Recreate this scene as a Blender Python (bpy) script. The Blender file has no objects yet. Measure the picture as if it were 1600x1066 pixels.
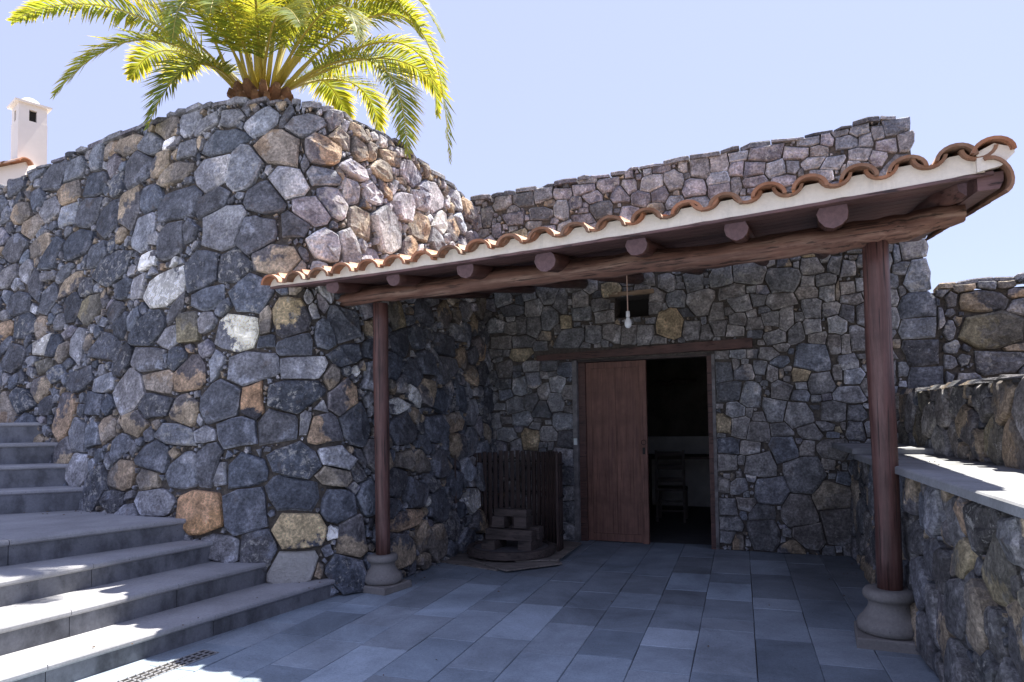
import bpy, bmesh, math, random
import numpy as np
from mathutils import Vector, Matrix
random.seed(7); RNG = np.random.default_rng(7)
SC = bpy.context.scene
COL = SC.collection
R = math.radians

# ------------------------------------------------------------------ camera
EYE = Vector((0.0, 0.0, 1.45))
def set_camera():
    pitch, roll, yaw = R(2.5), R(0.8), R(18.483)
    fw = Vector((-math.sin(yaw)*math.cos(pitch), math.cos(yaw)*math.cos(pitch), math.sin(pitch)))
    r = Vector((math.cos(yaw), math.sin(yaw), 0)); u = r.cross(fw)
    c, s = math.cos(roll), math.sin(roll)
    r2 = c*r - s*u; u2 = s*r + c*u
    cam = bpy.data.cameras.new('camera'); ob = bpy.data.objects.new('camera', cam); COL.objects.link(ob)
    m = Matrix((( r2.x, u2.x, -fw.x, EYE.x), (r2.y, u2.y, -fw.y, EYE.y), (r2.z, u2.z, -fw.z, EYE.z), (0, 0, 0, 1)))
    ob.matrix_world = m
    cam.sensor_width = 36; cam.lens = 24.0075; cam.shift_y = 0.05026
    cam.clip_start = 0.05; cam.clip_end = 3000
    SC.camera = ob
set_camera()

# ------------------------------------------------------------------ light
TO_SUN = Vector((0.21, 0.46, 1.0)).normalized()
def set_light():
    w = bpy.data.worlds.new('World'); SC.world = w; w.use_nodes = True
    nt = w.node_tree; nt.nodes.clear()
    out = nt.nodes.new('ShaderNodeOutputWorld'); bg = nt.nodes.new('ShaderNodeBackground')
    sky = nt.nodes.new('ShaderNodeTexSky'); sky.sky_type = 'NISHITA'; sky.sun_disc = False
    sky.sun_elevation = math.asin(TO_SUN.z); sky.sun_rotation = math.atan2(TO_SUN.x, TO_SUN.y)
    sky.air_density = 1.0; sky.dust_density = SKY_DUST; sky.ozone_density = SKY_OZONE; sky.altitude = 300
    # thin high haze evens the sky out: part Nishita, part a pale lavender veil
    mx = nt.nodes.new('ShaderNodeMix'); mx.data_type = 'RGBA'; mx.inputs[0].default_value = 0.84
    nt.links.new(sky.outputs[0], mx.inputs[6]); mx.inputs[7].default_value = VEIL
    nt.links.new(mx.outputs[2], bg.inputs[0]); bg.inputs[1].default_value = SKY_STRENGTH
    nt.links.new(bg.outputs[0], out.inputs[0])
    l = bpy.data.lights.new('sun', 'SUN'); l.energy = SUN_STRENGTH; l.angle = R(0.55); l.color = (1.0, 0.95, 0.87)
    o = bpy.data.objects.new('sun', l); COL.objects.link(o); o.location = (3, 8, 20)
    o.rotation_euler = (-TO_SUN).to_track_quat('-Z', 'Y').to_euler()
    v = SC.view_settings; v.view_transform = 'Standard'; v.look = 'None'; v.exposure = EXPOSURE; v.gamma = 1; v.use_curve_mapping = False
    SC.cycles.use_denoising = True
    SC.cycles.max_bounces = 8
SKY_STRENGTH, SUN_STRENGTH, EXPOSURE = 0.105, 4.9, 1.6
SKY_DUST, SKY_OZONE = 0.6, 3.0
VEIL = (2.05, 2.22, 3.45, 1)
set_light()

# ------------------------------------------------------------------ materials
MATS = {}
def new_mat(name):
    m = bpy.data.materials.new(name); m.use_nodes = True; nt = m.node_tree
    b = nt.nodes['Principled BSDF']; MATS[name] = m
    return m, nt, b
def N(nt, t, **kw):
    n = nt.nodes.new(t)
    for k, v in kw.items():
        if k.startswith('i_'): n.inputs[k[2:].replace('_', ' ')].default_value = v
        else: setattr(n, k, v)
    return n
def noise(nt, co, scale, detail=5, rough=0.6, dist=0.0):
    n = N(nt, 'ShaderNodeTexNoise'); n.inputs['Scale'].default_value = scale; n.inputs['Detail'].default_value = detail
    n.inputs['Roughness'].default_value = rough; n.inputs['Distortion'].default_value = dist
    nt.links.new(co, n.inputs['Vector']); return n.outputs['Fac']
def ramp(nt, fac, stops):
    r = N(nt, 'ShaderNodeValToRGB'); e = r.color_ramp.elements
    while len(e) < len(stops): e.new(0.5)
    for el, (p, c) in zip(e, stops):
        el.position = p; el.color = (c, c, c, 1) if isinstance(c, (int, float)) else (*c, 1)
    nt.links.new(fac, r.inputs[0]); return r.outputs[0]
def mixc(nt, fac, a, b, mode='MIX'):
    m = N(nt, 'ShaderNodeMix', data_type='RGBA', blend_type=mode)
    for s, v in ((0, fac), (6, a), (7, b)):
        if isinstance(v, (int, float)): m.inputs[s].default_value = v
        elif isinstance(v, tuple): m.inputs[s].default_value = (*v, 1) if len(v) == 3 else v
        else: nt.links.new(v, m.inputs[s])
    return m.outputs[2]
def mth(nt, op, a, b=None, c=None):
    m = N(nt, 'ShaderNodeMath', operation=op)
    for i, v in enumerate((a, b, c)):
        if v is None: continue
        if isinstance(v, (int, float)): m.inputs[i].default_value = v
        else: nt.links.new(v, m.inputs[i])
    return m.outputs[0]
def bump(nt, b, h, strength, dist):
    n = N(nt, 'ShaderNodeBump'); n.inputs['Strength'].default_value = strength; n.inputs['Distance'].default_value = dist
    nt.links.new(h, n.inputs['Height']); nt.links.new(n.outputs[0], b.inputs['Normal'])
def pos(nt): return N(nt, 'ShaderNodeNewGeometry').outputs['Position']
def objco(nt): return N(nt, 'ShaderNodeTexCoord').outputs['Object']
def scaled(nt, co, s):
    m = N(nt, 'ShaderNodeMapping'); m.inputs['Scale'].default_value = s; nt.links.new(co, m.inputs['Vector']); return m.outputs[0]

def mat_stone():
    m, nt, b = new_mat('rubble stone'); p = pos(nt)
    a1 = N(nt, 'ShaderNodeVertexColor', layer_name='col'); a2 = N(nt, 'ShaderNodeVertexColor', layer_name='sec')
    n1 = noise(nt, p, 9, 7, 0.62); n2 = noise(nt, p, 42, 6, 0.7); n3 = noise(nt, p, 3.1, 3); nf = noise(nt, p, 170, 3, 0.7)
    g = mth(nt, 'ADD', a2.outputs['Alpha'], mth(nt, 'MULTIPLY', mth(nt, 'SUBTRACT', n1, 0.5), 1.7))
    base = mixc(nt, ramp(nt, g, [(0.44, 0.0), (0.58, 1.0)]), a1.outputs['Color'], a2.outputs['Color'])
    v1 = ramp(nt, n1, [(0.30, 0.55), (0.5, 1.0), (0.70, 1.6)])
    base = mixc(nt, 1.0, base, v1, 'MULTIPLY')
    v2 = ramp(nt, n2, [(0.32, 0.50), (0.5, 1.0), (0.66, 1.6)])
    base = mixc(nt, 1.0, base, v2, 'MULTIPLY')
    # pale lichen and lime scratches, amount carried by the alpha of col
    ln = noise(nt, p, 16, 8, 0.75, 0.4)
    thr = mth(nt, 'SUBTRACT', 0.765, mth(nt, 'MULTIPLY', a1.outputs['Alpha'], 0.42))
    li = mth(nt, 'MULTIPLY', mth(nt, 'SUBTRACT', ln, thr), 14.0)
    lc = N(nt, 'ShaderNodeClamp'); nt.links.new(li, lc.inputs[0])
    base = mixc(nt, mth(nt, 'MULTIPLY', lc.outputs[0], 0.8), base, (0.55, 0.53, 0.48))
    # rusty bloom
    ru = ramp(nt, noise(nt, p, 5.3, 5, 0.6), [(0.62, 0.0), (0.72, 0.45)])
    base = mixc(nt, ru, base, (0.17, 0.12, 0.085))
    nt.links.new(base, b.inputs['Base Color'])
    b.inputs['Roughness'].default_value = 0.86; b.inputs['Specular IOR Level'].default_value = 0.3
    vo = N(nt, 'ShaderNodeTexVoronoi'); vo.inputs['Scale'].default_value = 75; nt.links.new(p, vo.inputs['Vector'])
    pit = ramp(nt, vo.outputs['Distance'], [(0.10, 0.0), (0.32, 1.0)])
    h = mth(nt, 'ADD', mth(nt, 'MULTIPLY', n1, 1.0), mth(nt, 'MULTIPLY', n2, 0.55))
    h = mth(nt, 'ADD', h, mth(nt, 'MULTIPLY', nf, 0.18)); h = mth(nt, 'ADD', h, mth(nt, 'MULTIPLY', pit, 0.10))
    h = mth(nt, 'ADD', h, mth(nt, 'MULTIPLY', n3, 0.8))
    bump(nt, b, h, 1.0, 0.05)
    return m
def mat_mortar():
    m, nt, b = new_mat('earth mortar'); p = pos(nt)
    n = noise(nt, p, 30, 6, 0.7)
    nt.links.new(ramp(nt, n, [(0.3, (0.045, 0.040, 0.038)), (0.7, (0.17, 0.145, 0.12))]), b.inputs['Base Color'])
    b.inputs['Roughness'].default_value = 0.95; bump(nt, b, n, 0.9, 0.03); return m
def mat_wood(name, c1, c2, rough=0.55, axis_z=True, weather=None, wf=0.75, cr=0.30):
    m, nt, b = new_mat(name); p = objco(nt)
    q = scaled(nt, p, (38, 38, 2.2) if axis_z else (2.2, 38, 38))
    n = noise(nt, q, 1.0, 6, 0.65, 0.3); n2 = noise(nt, p, 4.0, 4)
    c = mixc(nt, ramp(nt, n, [(0.3, 0.0), (0.7, 1.0)]), c1, c2)
    c = mixc(nt, 1.0, c, ramp(nt, n2, [(0.3, 0.7), (0.7, 1.25)]), 'MULTIPLY')
    if weather: c = mixc(nt, ramp(nt, noise(nt, scaled(nt, p, (14, 14, 1.5) if axis_z else (1.5, 14, 14)), 1.0, 6, 0.7), [(0.50, 0.0), (0.66, wf)]), c, weather)
    crack = ramp(nt, noise(nt, scaled(nt, p, (60, 60, 1.2) if axis_z else (1.2, 60, 60)), 1.0, 3), [(0.37, 0.0), (0.42, 1.0)])
    c = mixc(nt, 1.0, c, ramp(nt, crack, [(0.0, cr), (1.0, 1.0)]), 'MULTIPLY')
    nt.links.new(c, b.inputs['Base Color']); b.inputs['Roughness'].default_value = rough
    bump(nt, b, mth(nt, 'ADD', mth(nt, 'MULTIPLY', n, 0.7), mth(nt, 'MULTIPLY', crack, 0.5)), 0.6, 0.008); return m
def mat_slab(name, c, var=0.35, pits=True, stain=False, rough=0.8, attr=False):
    m, nt, b = new_mat(name); p = pos(nt)
    n1 = noise(nt, p, 2.3, 5, 0.6); n2 = noise(nt, p, 55, 5, 0.75)
    base = c
    if attr:
        oi = N(nt, 'ShaderNodeObjectInfo'); base = oi.outputs['Color']
    base = mixc(nt, 1.0, base, ramp(nt, n1, [(0.3, 1 - var*0.6), (0.7, 1 + var*0.6)]), 'MULTIPLY')
    base = mixc(nt, 1.0, base, ramp(nt, n2, [(0.3, 0.84), (0.7, 1.16)]), 'MULTIPLY')
    vo = N(nt, 'ShaderNodeTexVoronoi'); vo.inputs['Scale'].default_value = 26; vo.inputs['Randomness'].default_value = 1; nt.links.new(p, vo.inputs['Vector'])
    pm = ramp(nt, vo.outputs['Distance'], [(0.05, 0.35), (0.13, 1.0)])
    gate = ramp(nt, noise(nt, p, 11, 3), [(0.5, 1.0), (0.6, 0.0)])
    pm = mixc(nt, gate, pm, (1.0, 1.0, 1.0))
    if pits: base = mixc(nt, 1.0, base, pm, 'MULTIPLY')
    if attr:
        dm = ramp(nt, noise(nt, p, 1.3, 7, 0.7, 0.6), [(0.34, 0.72), (0.50, 1.0), (0.66, 1.22)]); base = mixc(nt, 1.0, base, dm, 'MULTIPLY')
        sp_ = ramp(nt, noise(nt, p, 130, 2, 0.6), [(0.62, 1.0), (0.70, 0.55)]); base = mixc(nt, 1.0, base, sp_, 'MULTIPLY')
    if stain:
        sm = ramp(nt, noise(nt, scaled(nt, p, (7, 7, 4)), 1.0, 4, 0.6), [(0.36, 0.50), (0.58, 1.0)])
        base = mixc(nt, 1.0, base, sm, 'MULTIPLY')
    nt.links.new(base, b.inputs['Base Color']); b.inputs['Roughness'].default_value = rough
    b.inputs['Specular IOR Level'].default_value = 0.35
    bump(nt, b, mth(nt, 'ADD', mth(nt, 'MULTIPLY', n2, 0.5), mth(nt, 'MULTIPLY', n1, 0.3)), 0.35, 0.006); return m
def mat_plain(name, c, rough=0.8, var=0.2, sc=8, metal=0.0, bmp=0.3, spec=0.4):
    m, nt, b = new_mat(name); p = objco(nt); n = noise(nt, p, sc, 6, 0.65)
    nt.links.new(mixc(nt, 1.0, c, ramp(nt, n, [(0.3, 1 - var), (0.7, 1 + var)]), 'MULTIPLY'), b.inputs['Base Color'])
    b.inputs['Roughness'].default_value = rough; b.inputs['Metallic'].default_value = metal; b.inputs['Specular IOR Level'].default_value = spec
    bump(nt, b, n, bmp, 0.006); return m
def mat_tile(name, ca, cb, worn):
    m, nt, b = new_mat(name); p = pos(nt); oi = N(nt, 'ShaderNodeObjectInfo')
    n1 = noise(nt, p, 11, 6, 0.65); n2 = noise(nt, p, 60, 5, 0.7)
    c = mixc(nt, ramp(nt, n1, [(0.3, 0.0), (0.7, 1.0)]), ca, cb)
    c = mixc(nt, 1.0, c, ramp(nt, oi.outputs['Random'], [(0.0, (0.62, 0.66, 0.70)), (0.5, (1.0, 1.0, 1.0)), (1.0, (1.35, 1.15, 1.05))]), 'MULTIPLY')
    c = mixc(nt, ramp(nt, noise(nt, p, 7, 6, 0.7), [(0.40, 0.0), (0.60, worn)]), c, (0.56, 0.46, 0.35))
    c = mixc(nt, ramp(nt, noise(nt, p, 24, 5, 0.7), [(0.60, 0.0), (0.70, 0.7)]), c, (0.12, 0.095, 0.065))
    nt.links.new(c, b.inputs['Base Color']); b.inputs['Roughness'].default_value = 0.85
    bump(nt, b, mth(nt, 'ADD', n1, mth(nt, 'MULTIPLY', n2, 0.4)), 0.5, 0.008); return m
def mat_leaf(name, c, ct, t=0.5):
    m, nt, b = new_mat(name); p = pos(nt); n = noise(nt, p, 3.5, 4)
    at = N(nt, 'ShaderNodeVertexColor', layer_name='col')
    cc = mixc(nt, 1.0, mixc(nt, 1.0, c, at.outputs['Color'], 'MULTIPLY'), ramp(nt, n, [(0.3, 0.75), (0.7, 1.3)]), 'MULTIPLY')
    nt.links.new(cc, b.inputs['Base Color']); b.inputs['Roughness'].default_value = 0.62; b.inputs['Specular IOR Level'].default_value = 0.25
    tr = N(nt, 'ShaderNodeBsdfTranslucent'); nt.links.new(mixc(nt, 1.0, ct, at.outputs['Color'], 'MULTIPLY'), tr.inputs[0])
    mx = N(nt, 'ShaderNodeMixShader'); mx.inputs[0].default_value = t
    nt.links.new(b.outputs[0], mx.inputs[1]); nt.links.new(tr.outputs[0], mx.inputs[2])
    nt.links.new(mx.outputs[0], nt.nodes['Material Output'].inputs[0]); return m

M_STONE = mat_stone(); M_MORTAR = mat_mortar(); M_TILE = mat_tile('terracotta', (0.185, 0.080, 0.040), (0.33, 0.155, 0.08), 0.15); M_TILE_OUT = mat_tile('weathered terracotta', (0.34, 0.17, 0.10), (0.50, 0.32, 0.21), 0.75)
M_LOG = mat_wood('stained log', (0.062, 0.028, 0.023), (0.140, 0.064, 0.053), 0.5, weather=(0.19, 0.105, 0.088))
M_BEAM = mat_wood('stained beam', (0.120, 0.058, 0.042), (0.235, 0.125, 0.090), 0.65, axis_z=True, weather=(0.36, 0.245, 0.185))
M_CUT = mat_plain('painted log end', (0.19, 0.118, 0.135), 0.6, 0.3, 30)
M_PLANK = mat_wood('stained boards', (0.095, 0.050, 0.046), (0.165, 0.088, 0.080), 0.55, axis_z=False)
M_DOOR = mat_wood('weathered door boards', (0.150, 0.072, 0.052), (0.245, 0.125, 0.088), 0.7, weather=(0.105, 0.052, 0.044), wf=0.5, cr=0.75)
M_LINTEL = mat_wood('stained lintel', (0.065, 0.032, 0.026), (0.135, 0.066, 0.050), 0.6, axis_z=False)
M_OLDWOOD = mat_wood('grey old wood', (0.035, 0.027, 0.024), (0.105, 0.080, 0.070), 0.8, axis_z=False)
M_SLAT = mat_wood('dark slats', (0.030, 0.020, 0.017), (0.090, 0.056, 0.047), 0.75)
M_TAN = mat_wood('pale board', (0.26, 0.17, 0.10), (0.36, 0.26, 0.17), 0.8, axis_z=False)
M_FLOOR = mat_slab('basalt floor tile', (0.15, 0.15, 0.155), attr=True, var=0.25)
M_GROUT = mat_plain('dark grout', (0.075, 0.075, 0.078), 0.95)
M_TREAD = mat_slab('bush hammered tread', (0.30, 0.30, 0.31), var=0.3)
M_RISER = mat_slab('basalt riser', (0.175, 0.18, 0.195), var=0.3, stain=True)
M_BENCH = mat_slab('bench slab', (0.23, 0.235, 0.24), var=0.5)
M_BASE = mat_slab('carved base stone', (0.21, 0.195, 0.18), var=0.35, rough=0.9)
def mat_plaster():
    m, nt, b = new_mat('white lime plaster'); p = pos(nt)
    st = ramp(nt, noise(nt, scaled(nt, p, (16, 16, 2.5)), 1.0, 5, 0.65), [(0.52, 1.0), (0.72, 0.86)])
    c = mixc(nt, 1.0, (0.80, 0.73, 0.62), st, 'MULTIPLY'); c = mixc(nt, 1.0, c, ramp(nt, noise(nt, p, 30, 5, 0.7), [(0.3, 0.93), (0.7, 1.05)]), 'MULTIPLY')
    nt.links.new(c, b.inputs['Base Color']); b.inputs['Roughness'].default_value = 0.9; bump(nt, b, noise(nt, p, 22, 5, 0.6), 0.5, 0.012); return m
M_WHITE = mat_plaster()
M_WHITEWASH = mat_plain('whitewash', (0.74, 0.68, 0.62), 0.9, 0.05, 3)
M_JAMB = mat_plain('stained plaster', (0.20, 0.19, 0.185), 0.95, 0.6, 9)
M_DARK = mat_plain('near black inside', (0.02, 0.018, 0.016), 0.95)  # even near-black colour shared by ceiling, vent, drain and flue
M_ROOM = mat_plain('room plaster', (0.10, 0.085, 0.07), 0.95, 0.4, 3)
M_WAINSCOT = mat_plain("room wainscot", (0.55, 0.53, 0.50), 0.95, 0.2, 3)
M_SOIL = mat_plain('dry soil', (0.16, 0.13, 0.10), 1.0, 0.3, 4)
M_METAL = mat_plain('zinc grating', (0.45, 0.45, 0.46), 0.45, 0.15, 20, metal=0.6)
M_IRON = mat_plain('black iron', (0.03, 0.028, 0.026), 0.6, 0.3, 20, metal=0.5)
M_BULB = mat_plain('frosted bulb', (0.78, 0.80, 0.80), 0.25, 0.02, 3, bmp=0.0)
M_CORD = mat_plain('flex cord', (0.55, 0.38, 0.30), 0.7, 0.1, 3)
M_SWITCH = mat_plain('switch plastic', (0.62, 0.68, 0.66), 0.4, 0.03, 3)
M_FROND = mat_leaf('palm leaflet', (0.125, 0.180, 0.030), (0.52, 0.52, 0.045), 0.45)
M_RACHIS = mat_plain('palm rib', (0.42, 0.34, 0.055), 0.5, 0.15, 5)
M_BOOT = mat_plain('palm boots', (0.20, 0.105, 0.06), 0.9, 0.5, 12, bmp=0.8)
M_TRUNK = mat_plain('palm trunk', (0.14, 0.10, 0.07), 0.95, 0.4, 12, bmp=0.9)
M_GROUND = mat_slab('paved ground', (0.30, 0.295, 0.29), var=0.3)

# ------------------------------------------------------------------ object helpers
WLOC = {}
def thing(name, label, cat, loc, group=None, kind=None):
    o = bpy.data.objects.new(name, None); COL.objects.link(o); o.location = loc; o.empty_display_size = 0.2
    WLOC[o.name] = Vector(loc)
    if label: o['label'] = label
    if cat: o['category'] = cat
    if group: o['group'] = group
    if kind: o['kind'] = kind
    return o
def tag(o, label, cat, group=None):
    o['label'] = label; o['category'] = cat
    if group: o['group'] = group
    return o
def wloc(o): return WLOC.get(o.name, Vector((0, 0, 0))) if o else Vector((0, 0, 0))
def mk(name, verts, faces, mat, parent=None, smooth=False, kind=None, col=None, sec=None, origin=None, fix=False):
    """world-space verts -> one mesh object whose origin lies in it"""
    V = np.array([tuple(v) for v in verts], float)
    if origin is None: origin = (V.min(0) + V.max(0)) / 2
    origin = np.array(origin, float)
    me = bpy.data.meshes.new(name); me.from_pydata((V - origin).tolist(), [], faces)
    if fix:
        bm = bmesh.new(); bm.from_mesh(me); bmesh.ops.recalc_face_normals(bm, faces=bm.faces); bm.to_mesh(me); bm.free()
    me.materials.append(mat)
    if smooth: me.shade_smooth()
    if col is not None:
        a = me.color_attributes.new('col', 'FLOAT_COLOR', 'POINT'); a.data.foreach_set('color', np.asarray(col, float).ravel())
    if sec is not None:
        a = me.color_attributes.new('sec', 'FLOAT_COLOR', 'POINT'); a.data.foreach_set('color', np.asarray(sec, float).ravel())
    o = bpy.data.objects.new(name, me); COL.objects.link(o)
    o.parent = parent; o.location = Vector(origin) - wloc(parent)
    WLOC[o.name] = Vector(origin)
    if kind: o['kind'] = kind
    return o
BOXF = [(0,3,2,1),(4,5,6,7),(0,1,5,4),(1,2,6,5),(2,3,7,6),(3,0,4,7)]
class G:
    """collects several shapes of one part"""
    def __init__(s): s.v = []; s.f = []
    def add(s, v, f):
        n = len(s.v); s.v += [tuple(p) for p in v]; s.f += [tuple(i + n for i in q) for q in f]; return s
    def hexa(s, c8): return s.add(c8, BOXF)
    def box(s, x0, x1, y0, y1, z0, z1, fr=None):
        c = [(x0,y0,z0),(x1,y0,z0),(x1,y1,z0),(x0,y1,z0),(x0,y0,z1),(x1,y0,z1),(x1,y1,z1),(x0,y1,z1)]
        return s.hexa([fr(*p) for p in c] if fr else c)
    def build(s, name, mat, parent=None, **k): return mk(name, s.v, s.f, mat, parent, **k)
def bevbox(x0, x1, y0, y1, z0, z1, b, fr=None):
    """box with chamfered top edges"""
    z2 = z1 - b
    v = [(x0,y0,z0),(x1,y0,z0),(x1,y1,z0),(x0,y1,z0),(x0,y0,z2),(x1,y0,z2),(x1,y1,z2),(x0,y1,z2),
         (x0+b,y0+b,z1),(x1-b,y0+b,z1),(x1-b,y1-b,z1),(x0+b,y1-b,z1)]
    f = [(0,3,2,1),(0,1,5,4),(1,2,6,5),(2,3,7,6),(3,0,4,7),(4,5,9,8),(5,6,10,9),(6,7,11,10),(7,4,8,11),(8,9,10,11)]
    return ([fr(*p) for p in v] if fr else v), f
def log(path, rad, n=14, rough=0.06, seed=0, cap_mat=None, name='log', mat=None, parent=None, flat=0.0, per=3):
    """a slightly crooked round log along a polyline; local z runs along the log"""
    rg = random.Random(seed); P = [Vector(p) for p in path]
    pts = []; rr = []
    for i in range(len(P)-1):
        for k in range(per): t = k/per; pts.append(P[i].lerp(P[i+1], t)); rr.append(rad[i]*(1-t)+rad[i+1]*t)
    pts.append(P[-1]); rr.append(rad[-1])
    ax = (P[-1]-P[0]).normalized(); up = Vector((0,0,1)) if abs(ax.z) < 0.9 else Vector((0,1,0))
    X = up.cross(ax).normalized(); Y = ax.cross(X)
    prof = [1 + rough*(rg.random()-0.5)*2 for _ in range(n)]
    prof = [(prof[i]+prof[i-1]+prof[(i+1) % n])/3 for i in range(n)]
    V = []; F = []; O = P[0]; 
    for i, (c, r) in enumerate(zip(pts, rr)):
        jx, jy = (rg.random()-.5)*r*rough, (rg.random()-.5)*r*rough
        for k in range(n):
            a = 2*math.pi*k/n; q = r*prof[k]*(1+(rg.random()-.5)*rough*.5)
            if flat and (k % 5 == seed % 5): q *= 1-flat
            d = c - O; V.append((d.dot(X)+math.cos(a)*q+jx, d.dot(Y)+math.sin(a)*q+jy, d.dot(ax)))
    for i in range(len(pts)-1):
        for k in range(n):
            F.append((i*n+k, i*n+(k+1) % n, (i+1)*n+(k+1) % n, (i+1)*n+k))
    F.append(tuple(reversed(range(n)))); F.append(tuple((len(pts)-1)*n+k for k in range(n)))
    me = bpy.data.meshes.new(name); me.from_pydata(V, [], F); me.materials.append(mat); me.materials.append(cap_mat or mat)
    me.shade_smooth()
    me.polygons[-1].material_index = 1; me.polygons[-2].material_index = 1
    me.polygons[-1].use_smooth = False; me.polygons[-2].use_smooth = False
    o = bpy.data.objects.new(name, me); COL.objects.link(o); o.parent = parent
    M = Matrix((X, Y, ax)).transposed().to_4x4(); M.translation = O - wloc(parent); o.matrix_local = M
    WLOC[o.name] = O.copy()
    return o
def tube(path, r, n=8, close=False):
    V = []; F = []; P = [Vector(p) for p in path]
    for i, c in enumerate(P):
        a = P[min(i+1, len(P)-1)] - P[max(i-1, 0)]; a.normalize()
        up = Vector((0,0,1)) if abs(a.z) < 0.9 else Vector((1,0,0)); X = up.cross(a).normalized(); Y = a.cross(X)
        rr = r[i] if isinstance(r, (list, tuple)) else r
        for k in range(n): t = 2*math.pi*k/n; V.append(c + X*math.cos(t)*rr + Y*math.sin(t)*rr)
    for i in range(len(P)-1):
        for k in range(n): F.append((i*n+k, i*n+(k+1) % n, (i+1)*n+(k+1) % n, (i+1)*n+k))
    F.append(tuple(reversed(range(n)))); F.append(tuple((len(P)-1)*n+k for k in range(n)))
    return V, F
def lathe(prof, c, n=28):
    V = []; F = []
    for r, z in prof:
        for k in range(n): a = 2*math.pi*k/n; V.append((c[0]+r*math.cos(a), c[1]+r*math.sin(a), c[2]+z))
    for i in range(len(prof)-1):
        for k in range(n): F.append((i*n+k, i*n+(k+1) % n, (i+1)*n+(k+1) % n, (i+1)*n+k))
    F.append(tuple(reversed(range(n)))); F.append(tuple((len(prof)-1)*n+k for k in range(n)))
    return V, F

# ------------------------------------------------------------------ rubble masonry
PAL = {'d': ((.064,.067,.076), None, .38), 'D': ((.093,.096,.106), None, .32), 'm': ((.145,.146,.155), None, .38), 'n': ((.100,.106,.118), None, .1),
       'g': ((.146,.141,.139), None, .35), 'G': ((.105,.102,.102), None, .35),
       'l': ((.26,.25,.245), (.14,.14,.15), .35), 'p': ((.112,.107,.122), (.165,.155,.165), .4), 'P': ((.112,.106,.118), (.165,.158,.165), .62),
       'b': ((.29,.235,.175), (.17,.15,.13), .2), 'c': ((.12,.115,.12), (.30,.24,.17), .3), 't': ((.24,.21,.14), (.13,.12,.10), .3),
       'T': ((.33,.27,.18), None, .1), 'o': ((.32,.24,.17), (.28,.24,.20), .2), 'O': ((.13,.12,.125), (.32,.23,.155), .3),
       'R': ((.46,.27,.135), (.42,.26,.15), .0), 'w': ((.10,.10,.11), (.52,.51,.48), .6), 'W': ((.11,.11,.12), (.50,.47,.37), .6),
       'e': ((.062,.062,.070), (.28,.22,.13), .3), 'q': ((.06,.06,.068), (.35,.22,.13), .2), 'B': ((.085,.090,.102), None, .2)}
def clip(poly, n, c):
    """keep the side n.x <= c of a convex polygon"""
    out = []; m = len(poly)
    for i in range(m):
        a = poly[i]; b = poly[(i+1) % m]; da = n[0]*a[0]+n[1]*a[1]-c; db = n[0]*b[0]+n[1]*b[1]-c
        if da <= 0: out.append(a)
        if (da < 0 < db) or (db < 0 < da):
            t = da/(da-db); out.append((a[0]+(b[0]-a[0])*t, a[1]+(b[1]-a[1])*t))
    return out
def parea(p): return abs(sum(p[i][0]*p[(i+1) % len(p)][1]-p[(i+1) % len(p)][0]*p[i][1] for i in range(len(p))))/2
def in_rect(x, y, rects, m=0.0): return any(r[0]-m < x < r[1]+m and r[2]-m < y < r[3]+m for r in rects)
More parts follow.
